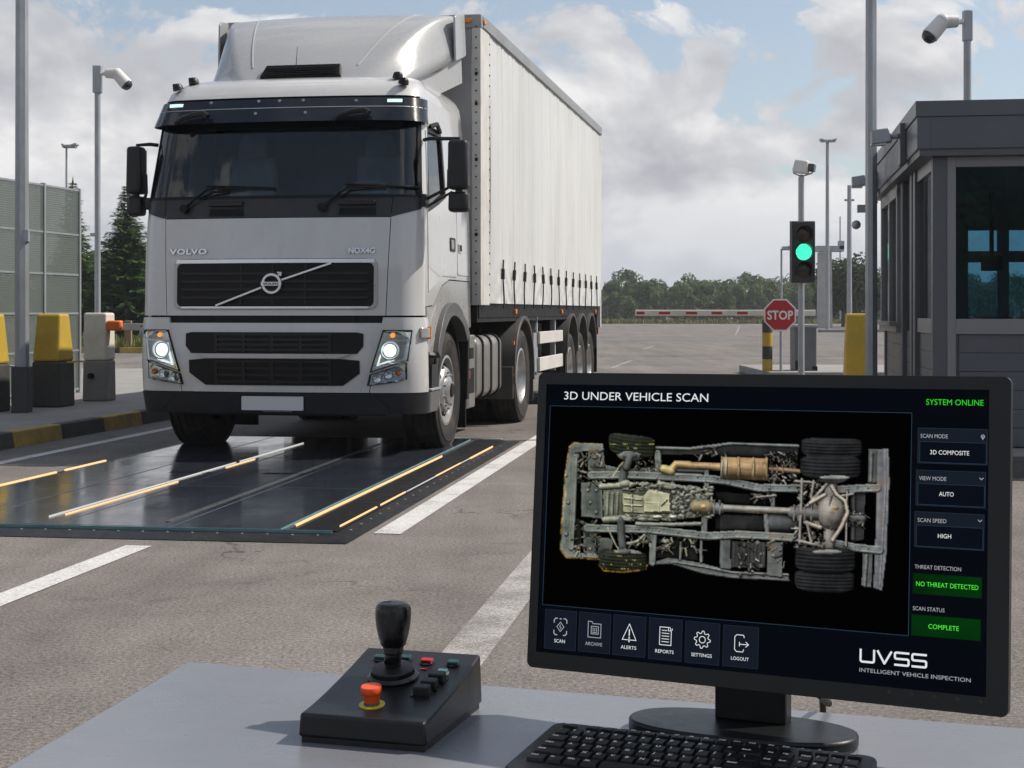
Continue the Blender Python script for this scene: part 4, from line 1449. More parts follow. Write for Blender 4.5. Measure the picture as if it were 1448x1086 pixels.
# cameras on poles
K['cam_white'] = mat('camera_housing', (.6, .6, .58), .4, var=.06, dirt=.2, dirtcol=(.35, .33, .3))
K['lens'] = mat('camera_lens', (.006, .006, .008), .08, spec=.8)
def ptz(parent, o, s, k=1.0):
    """pan-tilt camera: bracket, horizontal neck, drooping housing; s = side it points to"""
    o = Vector(o)
    mb = MB()
    mb.cyl(o + Vector((s * .02, 0, 0)), o + Vector((s * .13 * k, 0, 0)), .035 * k, n=14)
    mb.build('bracket', K['cam_white'], parent)
    mb = MB()
    a = o + Vector((s * .12 * k, 0, .01 * k)); b = o + Vector((s * .32 * k, -.02, 0)); c = o + Vector((s * .5 * k, -.04, -.2 * k))
    mb.cyl(a, b, .085 * k, .1 * k, 20)
    mb.ball(b, .104 * k, (1, 1, 1), 3)
    mb.cyl(b, c, .102 * k, .115 * k, 20)
    hd = mb.build('housing', K['cam_white'], parent, 45, bevel=.006)
    mb = MB()
    d = (c - b).normalized()
    mb.lathe([(.1 * k, .0), (.1 * k, .03 * k), (.075 * k, .07 * k), (.03 * k, .09 * k), (0, .092 * k)], c, d, 20)
    mb.build('lens', K['lens'], hd)
pp = at(138, 440, 24)
zt_ = at(138, 94, 24).z
t = pole('camera_pole', pp.x, pp.y, 0, zt_, .045, .045, 'grey pole with white drooping camera standing left of the lorry', 'camera pole', 12)
mb = MB(); mb.box((0, 0, zt_ - .2), (.13, .12, .42)); mb.build('mount', K['galv'], t, 0, bevel=.01)
ptz(t, (.04, -.05, zt_ - .12), 1, .86)
mb = MB(); mb.box((-.06, 0, at(0, 332, 24).z), (.1, .05, .05)); mb.build('clamp', K['galv'], t)

# far street lamps and masts
def far_mast(px, ptop, Y, r, label, head, name='street_lamp', cat='street lamp'):
    p = at(px, ptop, Y)
    t = pole(name, p.x, p.y, 0, p.z, r * 1.15, r * .8, label, cat, 10)
    if head:
        mb = MB()
        for s, L in head:
            mb.box((s * L * .55, -.1, p.z + .02), (L, .35, .14))
            mb.box((s * L * .9, -.1, p.z + .08), (L * .55, .5, .1), M=Matrix.Rotation(radians(-18 * s), 3, 'Y'))
        mb.build('lamp_head', K['galv'], t, 0, bevel=.02)
    return t
far_mast(94, 208, 70, .055, 'slim street lamp with flat head rising behind the mesh fence', [(1, .45), (-1, .12)])
far_mast(1170, 200, 92, .12, 'tall slim floodlight mast behind the traffic light', [(1, .42), (-1, .4)], 'floodlight_mast', 'light mast')
t = far_mast(1201, 262, 80, .13, 'bare grey mast between floodlight mast and guard booth', None, 'bare_mast', 'mast')
mb = MB(); mb.box((.0, 0, at(0, 283, 80).z), (.5, .12, .1)); mb.build('cross_arm', K['galv'], t)
far_mast(1105, 352, 57, .045, 'short thin post with side arm behind the stop sign', [(1, .34)], 'arm_post', 'post')
t = far_mast(1188, 306, 190, .1, 'thin far antenna beside the wood', None, 'antenna', 'antenna')
p = at(1166, 357, 110)
t = empty('concrete_pillar', (p.x, p.y, 0), 0, 'pale concrete pillar with flat top platform behind the green traffic light', 'pillar')
mb = MB(); mb.box((0, 0, p.z / 2), (.95, .9, p.z), taper=(.9, .9)); mb.build('pillar_shaft', mat('pillar_concrete', (.42, .41, .4), .8, var=.15, vs=1.5, dirt=.3), t, 0)
mb = MB(); mb.box((.3, 0, p.z + .25), (1.9, 1.2, .4)); mb.box((1.1, -.3, p.z + .5), (.35, .6, .6)); mb.build('platform', K['galv'], t, 0)
# wooden post
p = gnd(172, 498)
mb = MB(); mb.box((p.x, p.y + .8, .5), (.2, .16, .84))
tag(mb.build('wooden_post', mat('weathered_wood', (.2, .14, .09), .8, var=.3, vs=6, stretch=(1, 1, .2)), None, 0, bevel=.02), 'brown wooden post under the left boom arm on the far grass', 'post')

# ================================================================== right side: lights, boom, stop sign
IY = 28.0
# striped bollard post, boom arm, cabinet
p = gnd(1085, 524, .15)
bm_o = empty('boom_barrier', (p.x, p.y, .15), 0, 'red and white boom arm on yellow and black post with grey cabinet beside traffic light', 'boom barrier')
Y0 = p.y
zt = at(0, 455, Y0).z - .15
zs = [0, .2, .43, .67, .9, 1.0]
mb = MB()
for i in range(5):
    mb.mi = i % 2
    mb.cyl((0, 0, zs[i]), (0, 0, zs[i + 1]), .09, n=18, caps=(i in (0, 4)))
mb.build('striped_post', [K['yellow_paint'], K['barrier_black']], bm_o, 40)
def ax(px): return (px - CX) / FPX * Y0 - p.x
zc = at(0, 442.5, Y0).z - .15
mb = MB()
mb.bx(ax(897), ax(1150), -.2, -.13, zc - .053, zc + .053)
arm = mb.build('boom_arm', K['barrier_white'], bm_o, 0, bevel=.012)
mb = MB()
for a, b in ((899, 910), (930, 946), (968, 984), (1004, 1019), (1040, 1055), (1079, 1090)):
    mb.bx(ax(a), ax(b), -.204, -.2, zc - .025, zc + .02)
mb.split('red_band', K['red_paint'], arm, smooth=0)
mb = MB()
mb.bx(ax(1122), ax(1153), -.12, .35, 0, at(0, 462, Y0).z - .15)
cb = mb.build('cabinet', mat('cabinet_grey', (.13, .14, .155), .5, var=.15, dirt=.3), bm_o, 0, bevel=.015)
mb = MB(); mb.bx(ax(1120), ax(1155), -.14, .37, at(0, 463, Y0).z - .15, at(0, 459, Y0).z - .15); mb.build('cabinet_lid', K['galv'], cb, 0, bevel=.01)
mb = MB(); mb.bx(ax(1123), ax(1128), -.13, -.12, .02, .18); mb.bx(ax(1147), ax(1154), -.13, -.12, 0, .08); mb.build('cabinet_hinge', K['chassis_black'], cb, 0)

# stop sign
Ys = Y0 - .45
c = at(1103, 445.5, Ys)
sg_o = empty('stop_sign', (c.x, Ys, .15), 0, 'red octagonal STOP sign with white border in front of the boom arm', 'road sign')
zc_ = c.z - .15
R = 22.6 / FPX * Ys / cos(pi / 8)
def octo(r): return [(r * cos(pi / 8 + k * pi / 4), r * sin(pi / 8 + k * pi / 4)) for k in range(8)]
mb = MB(); mb.plate(octo(R), lambda a, b, o: Vector((a, o, zc_ + b)), 0, .012)
pl_ = mb.build('border', K['plate'] if False else mat('sign_white', (.72, .72, .7), .45, var=.05, dirt=.12), sg_o, 0, bevel=.002)
mb = MB(); mb.plate(octo(R * .915), lambda a, b, o: Vector((a, o, zc_ + b)), -.003, .002); mb.build('sign_face', K['red_paint'], sg_o, 0)
Mx = Matrix(((1, 0, 0, 0), (0, 0, -1, -.0055), (0, 1, 0, zc_ - .075), (0, 0, 0, 1)))
text_obj('sign_lettering', 'STOP', .215, bpy.data.materials['sign_white'], sg_o, Mx, off=.006, sx=.86, space=1.02)
mb = MB(); mb.cyl((.02, .03, 0), (.02, .03, zc_ + .1), .025, n=10); mb.build('sign_post', K['galv'], sg_o)

# traffic light with camera on its pole
Yt = 24.0
p = at(1133, 440, Yt)
tl = pole('traffic_light', p.x, p.y, 0, at(0, 250, Yt).z, .05, .045, 'traffic light showing green on a grey pole with white camera on top', 'traffic light', 14)
z0, z1 = at(0, 400, Yt).z, at(0, 314, Yt).z
w = 33 / FPX * Yt
mb = MB(); mb.bx(-w / 2, w / 2, -.19, -.06, z0, z1)
hd = mb.build('signal_head', mat('signal_black', (.02, .022, .024), .45, var=.15, dirt=.2), tl, 0, bevel=.012)
mb = MB(); mb.bx(-w / 2 - .012, w / 2 + .012, -.09, -.07, z0 - .01, z1 + .012); mb.build('backboard', K['galv'], tl, 0, bevel=.004)
m, nt, out = nodes_of('green_signal')
e = N(nt, 'ShaderNodeEmission'); oc = ocoord(nt)
vo = N(nt, 'ShaderNodeTexVoronoi'); vo.inputs['Scale'].default_value = 60; nt.links.new(oc, vo.inputs['Vector'])
nt.links.new(ramp(nt, vo.outputs['Distance'], [(.1, (.1, 1, .55)), (.8, (.02, .75, .36))]), e.inputs[0]); e.inputs[1].default_value = 1.5
nt.links.new(e.outputs[0], out.inputs[0])
for k, (py, mm) in enumerate(((332, mat('red_lamp_off', (.035, .012, .01), .25)), (357, m), (382, mat('amber_lamp_off', (.02, .014, .012), .25)))):
    z = at(0, py, Yt).z
    r = 11.5 / FPX * Yt
    mb = MB(); mb.lathe([(0, .03), (r * .6, .022), (r, 0)], (0, -.19, z), (0, -1, 0), 28); ln = mb.build('lamp_lens', mm, hd)
    mb = MB()
    def HPf(u, v, off):
        a = radians(-40 + 260 * u); L = .02 + .12 * (1 - v * 0) * v
        L = v * (.13 if 20 < (-40 + 260 * u) < 160 else .07)
        return Vector(((r * 1.1 + off) * cos(a), -.19 - L, z + (r * 1.1 + off) * sin(a)))
    mb.sheet(HPf, 28, 2, 0, .008); mb.build('lamp_hood', bpy.data.materials['signal_black'], hd)
# box camera on a yoke
zc = at(0, 236, Yt).z
mb = MB(); mb.tube([(-.13, -.02, zc - .02), (-.12, -.02, zc - .1), (0, -.02, zc - .15), (.16, -.02, zc - .1), (.2, -.02, zc - .02)], .012, 6); mb.cyl((0, 0, zc - .3), (0, 0, zc - .12), .03, n=10); mb.build('camera_yoke', K['galv'], tl)
Rz = Matrix.Rotation(radians(-24), 3, 'Z') @ Matrix.Rotation(radians(8), 3, 'Y')
mb = MB(); mb.box((.0, -.02, zc), (.24, .2, .21), M=Rz, taper=(.9, .75)); cm = mb.build('camera_box', K['cam_white'], tl, bevel=.035, bseg=3)
mb = MB(); mb.box((.15, -.06, zc - .02), (.1, .15, .12), M=Rz); mb.build('camera_lens', K['lens'], cm, bevel=.015)

# ================================================================== guard booth
bo = empty('guard_booth', BC, -BA, 'dark grey guard booth with teal glass windows and flat roof at the right edge', 'booth')
K['booth_dark'] = mat('booth_cladding', (.075, .083, .1), .45, var=.08, vs=2, coat=.1, dirt=.18, dirtcol=(.14, .14, .14))
K['booth_grey'] = mat('booth_frame', (.21, .21, .222), .4, metal=.3, var=.08, vs=3, dirt=.2, dirtcol=(.15, .14, .13))
K['booth_mid'] = mat('booth_post', (.085, .092, .105), .42, metal=.2, var=.08, vs=3, dirt=.2)
K['teal'] = glass('booth_glass', (.52, .7, .77), .012, 1.6)
BW, BL = 7.0, 5.0
IN = .13
mb = MB()
mb.bx(0, BW, 0, BL, 2.45, 2.70)
fa = mb.build('fascia', K['booth_dark'], bo, 0, bevel=.006)
mb = MB()
mb.bx(-.012, BW + .012, -.012, BL + .012, 2.70, 2.82)
mb.bx(.1, .108, -.004, 0, 2.46, 2.69)
mb.build('roof_trim', K['booth_dark'], fa, 0, bevel=.006)
mb = MB(); mb.bx(.02, BW, .02, BL, 2.40, 2.45); mb.build('soffit', K['booth_mid'], fa, 0)
z_s, z_w0, z_w1 = .15, 1.14, 2.32
mb = MB()
def wall_low(x0, x1, y0, y1):
    n = 6
    for k in range(n):
        za, zb = z_s + (1.02 - z_s) * k / n, z_s + (1.02 - z_s) * (k + 1) / n
        mb.bx(x0, x1, y0, y1, za + .0012, zb - .0012)
wall_low(IN + .2, BW - .2, IN + .02, IN + .06)
wall_low(IN + .02, IN + .06, IN + .15, BL - .2)
mb.bx(IN + .04, BW - .2, IN + .035, IN + .05, z_s, 1.02)
wall_low(IN + .1, BW - .2, BL - .2, BL - .14)
wall_low(BW - .2, BW - .14, IN, BL - .15)
mb.build('lower_wall', K['booth_dark'], bo, 0, bevel=.004)
mb = MB()
mb.bx(IN, IN + .11, IN, IN + .1, z_s, 2.40)
mb.bx(IN, IN + .12, BL - .25, BL - .13, z_s, 2.4)
for y in (1.33, 1.62): mb.bx(IN - .02, IN + .08, y, y + .16, z_s, 2.40)
mb.bx(IN - .02, IN + .08, 2.5, 2.72, z_s, 2.40)
mb.split('corner_post', K['booth_mid'], bo, smooth=0, bevel=.006)
mb = MB()
mb.bx(IN + .11, IN + .175, IN - .005, IN + .08, z_s, 2.40)
mb.bx(IN + .175, BW - .2, IN - .005, IN + .08, 1.02, z_w0)
mb.bx(IN + .175, BW - .2, IN, IN + .08, z_w1, 2.40)
mb.bx(2.3, 2.4, IN, IN + .08, z_w0, z_w1); mb.bx(4.5, 4.6, IN, IN + .08, z_w0, z_w1)
mb.bx(IN, IN + .07, IN + .1, 1.33, 1.02, z_w0)
mb.bx(IN, IN + .07, IN + .1, 1.33, z_w1 - .02, 2.40)
mb.bx(IN - .06, IN + .07, 2.72, BL - .25, 1.0, 1.1)
for y in (2.72, 3.6, 4.6): mb.bx(IN - .05, IN + .05, y, y + .09, 1.1, 2.36)
mb.bx(IN - .05, IN + .05, 2.72, 4.69, 2.28, 2.4)
for x0, x1 in ((IN + .15, 1.0), (1.3, 1.42), (2.3, 2.42), (4.3, 4.45)): mb.bx(x0, x1, BL - .2, BL - .14, 1.02, 2.4)
mb.bx(IN + .1, BW - .2, BL - .2, BL - .14, 1.02, 1.14); mb.bx(IN + .1, BW - .2, BL - .2, BL - .14, 1.72, 1.84); mb.bx(IN + .1, BW - .2, BL - .2, BL - .14, 2.06, 2.4)
mb.build('window_frame', K['booth_grey'], bo, 0, bevel=.005)
for nm, q in (('window', (IN + .175, 2.3, IN + .03, IN + .042, z_w0, z_w1)), ('window', (2.4, 4.5, IN + .03, IN + .042, z_w0, z_w1)), ('window', (4.6, BW - .2, IN + .03, IN + .042, z_w0, z_w1)),
              ('window', (IN + .02, IN + .03, IN + .1, 1.33, z_w0, z_w1 - .02)), ('window', (IN - .015, IN - .005, 2.81, 3.6, 1.1, 2.28)), ('window', (IN - .015, IN - .005, 3.69, 4.6, 1.1, 2.28)),
              ('window', (1.0, BW - .2, BL - .18, BL - .17, 1.14, 2.06))):
    mb = MB(); mb.bx(*q); mb.build(nm, K['teal'], bo, 0)
mb = MB(); mb.bx(IN + .03, IN + .05, 1.78, 2.5, z_s, 2.38); dr = mb.build('door', K['grille_black'], bo, 0)
mb = MB(); mb.bx(IN - .12, IN, 2.7, BL - .2, 1.06, 1.1); mb.build('service_shelf', K['booth_grey'], bo, 0)
mb = MB()
mb.bx(IN + .1, BW - .2, IN + .1, BL - .2, .1, .2)
mb.bx(IN + .1, BW - .25, .5, 1.1, .85, .9)
mb.bx(BW - .2, BW - .15, IN, BL - .15, 1.02, 2.4)
mb.bx(IN + .1, BW - .2, IN + .1, BL - .2, 2.35, 2.39)
mb.build('interior', mat('booth_interior', (.08, .27, .33), .7, var=.3), bo, 0)
mb = MB(); mb.box((1.0, 3.1, 1.66), (.2, .05, .15)); mb.bx(.98, 1.02, 3.1, 3.14, 1.7, 2.35); mb.build('hanging_screen', K['grille_black'], bo, 0, bevel=.01)
mb = MB()
for x in (.7, .95, 1.2, 1.55): mb.box((x, .8, .98), (.16, .14, .2), taper=(.8, .8))
mb.split('desk_item', K['seat'], bo, bevel=.02)
# floodlights on the fascia
def flood(parent, o, k=1.0):
    o = Vector(o)
    mb = MB(); mb.bx(o.x - .05, o.x, o.y - .1 * k, o.y + .1 * k, o.z - .24 * k, o.z + .1 * k); br = mb.build('light_bracket', K['booth_mid'], parent, 0, bevel=.006)
    mb = MB(); mb.cyl(o + Vector((-.05, 0, 0)), o + Vector((-.12 * k, 0, 0)), .025 * k, n=8)
    mb.box(o + Vector((-.2 * k, 0, 0)), (.17 * k, .14 * k, .12 * k), M=Matrix.Rotation(radians(-8), 3, 'Y'), taper=(.85, .85))
    hd = mb.build('floodlight', K['galv'], br, bevel=.015)
    mb = MB(); mb.box(o + Vector((-.22 * k, 0, -.065 * k)), (.12 * k, .12 * k, .02)); mb.build('light_glass', K['cam_white'], hd)
flood(bo, (0, 1.0, 2.66)); flood(bo, (0, 4.2, 2.55), .9)
mb = MB(); mb.box((-.1, 4.75, 2.3), (.12, .1, .08)); mb.cyl((-.1, 4.75, 2.3), (.05, 4.8, 2.38), .02); mb.ball((-.18, 4.6, 2.12), .05); mb.build('small_camera', K['galv'], bo)
# roof camera pole
p = at(1368, 440, 13.2)
zt_ = at(0, 15, 13.2).z
t = pole('camera_pole', p.x, p.y, 2.82, zt_, .032, .032, 'grey pole with white drooping camera on the guard booth roof', 'camera pole', 12)
mb = MB(); mb.box((0, 0, zt_ - 2.82 - .13), (.075, .07, .26)); mb.build('mount', K['galv'], t, 0, bevel=.008)
ptz(t, (-.02, -.03, zt_ - 2.82 - .1), -1, .64)

# ================================================================== trees
def leaf_mat(name, a, b, sc=1.2):
    m, nt, out = nodes_of(name)
    p = N(nt, 'ShaderNodeBsdfPrincipled'); p.inputs['Roughness'].default_value = .75; p.inputs['Specular IOR Level'].default_value = .15
    oc = ocoord(nt)
    c = mix(nt, ramp(nt, noise(nt, oc, sc, 5, .7), [(.35, 0.0), (.65, 1.0)]), a, b)
    nt.links.new(c, p.inputs['Base Color'])
    tl_ = N(nt, 'ShaderNodeBsdfTranslucent'); nt.links.new(c, tl_.inputs[0])
    mx = N(nt, 'ShaderNodeMixShader', Fac=.25)
    nt.links.new(p.outputs[0], mx.inputs[1]); nt.links.new(tl_.outputs[0], mx.inputs[2])
    nt.links.new(mx.outputs[0], out.inputs[0])
    return m
K['bark'] = mat('bark', (.11, .085, .065), .9, var=.3, vs=8)
K['spruce'] = leaf_mat('spruce_needles', (.045, .09, .028), (.1, .165, .045), 2.0)
K['leaves'] = leaf_mat('wood_leaves', (.06, .095, .032), (.1, .14, .048), .3)
K['leaves_dark'] = leaf_mat('dark_leaves', (.03, .045, .02), (.055, .075, .03), .5)
def spruce(loc, H, R, label, name='spruce_tree'):
    rd = random.Random(int(abs(loc[0]) * 100))
    t = empty(name, loc, 0, label, 'tree')
    mb = MB(); mb.cyl((0, 0, 0), (0, 0, H * .97), H * .016, .01, 10); mb.build('trunk', K['bark'], t)
    mb = MB()
    z = H * .1
    while z < H * .985:
        f = 1 - z / H
        r = R * (f ** .8) * 1.0
        nb = max(5, int(13 * f + 5))
        a0 = rd.uniform(0, 6)
        for k in range(nb):
            a = a0 + 2 * pi * k / nb + rd.uniform(-.25, .25)
            L = r * rd.uniform(.6, 1.12)
            dz = rd.uniform(-.1, .1) * H * .02
            ca, sa = cos(a), sin(a)
            ns = max(4, int(L / .10))
            for i in range(ns):
                s = (i + .6) / ns
                pz = z + dz - L * .32 * s + L * .22 * s * s
                for side in (-1, -.5, 0, .5, 1):
                    ln = (.36 * L * (1 - s * .6) + .14) * rd.uniform(.6, 1.2)
                    aa = a + side * rd.uniform(.5, 1.0)
                    b = Vector((ca * L * s, sa * L * s, pz))
                    d = Vector((cos(aa), sin(aa), rd.uniform(-.5, -.05) if side else .15)) * ln
                    w = Vector((-sin(aa), cos(aa), rd.uniform(-.4, .4))) * ln * .15
                    mb.face([b, b + d * .5 + w, b + d, b + d * .5 - w])
        z += H * .026 * (.6 + f * .6)
    for k in range(6):
        a = k; mb.face([(0, 0, H * .95), (.05 * cos(a), .05 * sin(a), H * .97), (0, 0, H * 1.02)])
    mb.build('crown', K['spruce'], t, 0, normals=False)
    return t
def crown_blobs(mb, c, rx, rz, n, leaf, rd, clumps=14, low=-.6):
    cl = []
    for _ in range(clumps):
        a, b = rd.uniform(0, 2 * pi), rd.uniform(low, 1)
        k = rd.uniform(.35, .85)
        cl.append((Vector((c[0] + rx * k * cos(a) * sqrt(1 - min(.95, b * b * .8)), c[1] + rx * k * sin(a) * .8, c[2] + rz * b * .75)), rx * rd.uniform(.28, .5)))
    for _ in range(n):
        p, r = rd.choice(cl)
        v = Vector((rd.gauss(0, 1), rd.gauss(0, 1), rd.gauss(0, 1))).normalized() * r * rd.uniform(.75, 1.1)
        q = p + v
        s = leaf * rd.uniform(.6, 1.4)
        n_ = (v.normalized() + Vector((rd.uniform(-.7, .7), rd.uniform(-.7, .7), rd.uniform(-.3, .9)))).normalized()
        a = n_.orthogonal().normalized(); b = n_.cross(a)
        an = rd.uniform(0, pi); a, b = a * cos(an) + b * sin(an), b * cos(an) - a * sin(an)
        mb.face([q - a * s, q - b * s * .6, q + a * s, q + b * s * .6])
p = at(180, 440, 62)
spruce((p.x, p.y, 0), 6.35, 2.0, 'dark green spruce standing between camera pole and lorry')
p = at(60, 440, 62)
spruce((p.x - .2, p.y + 5, 0), 6.9, 1.6, 'spruce with only its tip showing above the mesh fence')
def broadleaf(loc, H, R, label, m, name='leafy_tree'):
    rd = random.Random(int(abs(loc[0]) * 77 + loc[1]))
    t = empty(name, loc, 0, label, 'tree')
    mb = MB(); mb.cyl((0, 0, 0), (0, 0, H * .6), H * .03, H * .012, 8)
    for k in range(5):
        a = k * 1.3; mb.cyl((0, 0, H * (.25 + .06 * k)), (cos(a) * R * .6, sin(a) * R * .6, H * (.5 + .07 * k)), H * .012, .02, 6)
    mb.build('trunk', K['bark'], t)
    mb = MB(); crown_blobs(mb, (0, 0, H * .58), R, H * .44, 3800, .17, rd, 20); mb.build('crown', m, t, 0, normals=False)
for px, Y, H, R, lb in ((124, 84, 4.3, 1.7, 'dark bushy tree seen between mesh fence and camera pole'), (205, 88, 4.6, 2.2, 'dark bushy tree behind the spruce beside the lorry'),
                        (150, 96, 4.2, 2.0, 'dark bushy tree in the gap left of the spruce'),(1212, 112, 4.6, 2.6, 'bushy tree beside the bare mast, taller than the wood behind'), (1192, 120, 4.7, 2.4, 'bushy tree between concrete pillar and bare mast')):
    p = at(px, 440, Y); broadleaf((p.x, p.y, 0), H, R, lb, K['leaves_dark'])
rd = random.Random(5)
def wood(rows, x0, x1, label, n, leaf, m):
    mb = MB(); mt = MB()
    for Y, hb in rows:
        x = x0
        while x < x1:
            H = hb * rd.choice((rd.uniform(.7, .95), rd.uniform(.85, 1.15), rd.uniform(1.0, 1.35))); R = H * rd.uniform(.26, .42)
            crown_blobs(mb, (x, Y + rd.uniform(-4, 4), H * .52), R, H * .5, n, leaf, rd, 20, -1.15)
            mt.cyl((x, Y, 0), (x, Y, H * .5), .12, .06, 5)
            x += R * rd.uniform(.7, 1.3)
    wd = mb.build('far_wood', m, None, 0, normals=False)
    tag(wd, label, 'wood', None, 'stuff')
    mt.build('trunk', K['bark'], wd)
wood(((200, 4.4), (208, 5.2), (218, 6.0)), -75, 135, 'long green wood across the horizon behind the apron', 2000, .2, K['leaves'])
wood(((-150, 20.0), (-160, 24.0)), -45, 45, 'wood behind the viewer, mirrored in the booth windows and windscreen', 3000, .6, K['leaves_dark'])
# ================================================================== the operator's desk
TZ = .75
m, nt, out = nodes_of('desk_laminate')
p = N(nt, 'ShaderNodeBsdfPrincipled')
oc = ocoord(nt)
c = mix(nt, 1.0, (.205, .215, .24), ramp(nt, noise(nt, oc, 3.0, 6, .6), [(.3, .9), (.7, 1.06)]), 'MULTIPLY')
c = mix(nt, 1.0, c, ramp(nt, noise(nt, ocoord(nt, (30, 400, 1)), 1.0, 3, .6), [(.3, .93), (.7, 1.05)]), 'MULTIPLY')
c = mix(nt, math_(nt, 'MULTIPLY', ramp(nt, noise(nt, oc, 240, 2, .5), [(.7, 0.0), (.76, 1.0)]), .08), c, (.12, .12, .13))
nt.links.new(c, p.inputs['Base Color'])
nt.links.new(ramp(nt, noise(nt, oc, 9, 6, .7), [(.3, .24), (.7, .34)]), p.inputs['Roughness'])
p.inputs['Metallic'].default_value = .15
nt.links.new(p.outputs[0], out.inputs[0])
desk = empty('desk', (.3, 1.3, 0), 0, 'grey laminate desk in the foreground carrying monitor, keyboard and joystick box', 'desk')
def dk(x, y, z): return Vector((x - .3, y - 1.3, z))
top = [(-.417, 2.0), (1.35, 1.417), (1.25, .72), (-.645, .72)]
mb = MB()
T = [mb.v(dk(x, y, TZ)) for x, y in top]; B = [mb.v(dk(x, y, TZ - .03)) for x, y in top]
mb.f(T); mb.f(B[::-1])
for i in range(4): mb.f([T[i], T[(i + 1) % 4], B[(i + 1) % 4], B[i]])
mb.build('desk_top', m, desk, 0, bevel=.003)
for x, y in ((-.36, 1.86), (1.2, 1.38), (1.12, .82), (-.52, .82)):
    mb = MB(); mb.box(dk(x, y, TZ / 2 - .015), (.05, .05, TZ - .03)); mb.build('leg', K['black_plastic'], desk, 0, bevel=.004)
mb = MB()
for a, b in (((-.36, 1.86), (1.2, 1.38)), ((1.2, 1.38), (1.12, .82)), ((1.12, .82), (-.52, .82)), ((-.52, .82), (-.36, 1.86))):
    mb.bar(dk(*a, TZ - .06), dk(*b, TZ - .06), .03, .055)
mb.build('desk_frame', K['black_plastic'], desk, 0)

# ---------------------------------------------------------------- joystick console
K['console_black'] = mat('console_black', (.008, .0085, .0095), .34, var=.1, vs=30, b=.12, bs=900, rv=.12, spec=.4)
K['knob_black'] = mat('knob_black', (.006, .0063, .007), .28, var=.1, vs=40)
K['rubber'] = mat('console_rubber', (.007, .007, .0075), .5, var=.15, vs=60)
FL = gnd(421, 1050, TZ)
CA = -radians(16.5)
con = empty('joystick_console', FL, CA, 'black sloped control box with joystick and orange emergency button on the desk', 'control box')
CWD, CDP = .142, .19
def chh(y):                # panel height over depth: concave slope
    t = max(0, min(1, y / CDP))
    return .031 + .030 * t ** 1.35
mb = MB()
n = 14
prof = [(CDP * i / n) for i in range(n + 1)]
Lb = [mb.v((0, y, .006)) for y in prof]; Lt = [mb.v((0.002, y, chh(y))) for y in prof]
Rb = [mb.v((CWD, y, .006)) for y in prof]; Rt = [mb.v((CWD - .002, y, chh(y))) for y in prof]
for i in range(n):
    mb.f([Lt[i], Rt[i], Rt[i + 1], Lt[i + 1]]); mb.f([Lb[i], Lt[i], Lt[i + 1], Lb[i + 1]])
    mb.f([Rb[i + 1], Rt[i + 1], Rt[i], Rb[i]]); mb.f([Lb[i], Lb[i + 1], Rb[i + 1], Rb[i]])
mb.f([Lb[0], Rb[0], Rt[0], Lt[0]]); mb.f([Lb[n], Lt[n], Rt[n], Rb[n]])
hs = mb.build('housing', K['console_black'], con, 35, bevel=.0035, bseg=3)
mb = MB(); mb.bx(.003, CWD - .003, .003, CDP - .003, 0, .006); mb.build('base_plate', K['rubber'], con, 0)
def onp(px, py, lift=0.0):
    """foot of a control on the sloped panel: the point of the panel seen at px,py"""
    lo, hi = .6, 3.0
    for _ in range(60):
        mid = (lo + hi) / 2
        w = at(px, py, mid) - FL
        lx, ly = w.x * cos(CA) + w.y * sin(CA), -w.x * sin(CA) + w.y * cos(CA)
        if w.z > chh(ly): lo = mid
        else: hi = mid
    return Vector((lx, ly, chh(ly) + lift))
slope = lambda y: Vector((0, -(chh(y + .004) - chh(y - .004)) / .008, 1)).normalized()
j = onp(556, 958)
nj = slope(j.y)
mb = MB()
mb.lathe([(.0, -.002), (.0275, -.002), (.0285, .003), (.026, .005), (.0245, .006), (.024, .003), (.0235, .003)], j, nj, 40)
mb.build('joystick_ring', K['knob_black'], con, 40)
mb = MB()
j2 = j + nj * .002
mb.lathe([(.0225, 0), (.0232, .0015), (.0232, .0085), (.0222, .0098), (.0205, .0102), (.008, .0112), (.0088, .0165)], j2, nj, 36)
mb.build('joystick_boot', K['rubber'], con, 35)
mb = MB()
uz = Vector((0, 0, 1)); jj = j + Vector((0, 0, .0))
mb.lathe([(.009, .012), (.0085, .019), (.0095, .0205), (.0095, .026), (.0115, .028), (.0115, .0345), (.0105, .0355)], jj, uz, 32)
mb.build('joystick_stem', K['knob_black'], con, 40)
mb = MB()
mb.lathe([(.0, .035), (.0122, .035), (.0138, .0365), (.0168, .047), (.0190, .058), (.0198, .067), (.0197, .0745), (.0188, .0788), (.0165, .0815), (.014, .0824), (.0, .0826)], jj, uz, 40)
mb.build('joystick_grip', K['knob_black'], con, 40)
e0 = onp(526, 997); ne = slope(e0.y)
mb = MB(); mb.lathe([(0, 0), (.0138, 0), (.0138, .0012), (.0, .0012)], e0, ne, 36)
K['e_yellow'] = mat('label_yellow', (.62, .5, .04), .5, var=.1, vs=50)
es = mb.build('emergency_button', K['e_yellow'], con, 30)
mb = MB(); mb.lathe([(.0085, .001), (.0085, .004), (.0075, .0045)], e0, ne, 28); mb.build('button_collar', mat('collar_grey', (.08, .085, .13), .4), es)
mb = MB(); mb.lathe([(.0075, .003), (.0085, .0045), (.0092, .012), (.0108, .0135), (.0112, .015), (.0112, .0195), (.0105, .021), (.0, .0214)], e0, ne, 36)
mb.build('button_cap', mat('button_orange', (.72, .085, .012), .34, var=.08, vs=40), es, 35)
tilt = lambda y: Matrix.Rotation(math.atan((chh(y + .004) - chh(y - .004)) / .008), 3, 'X')
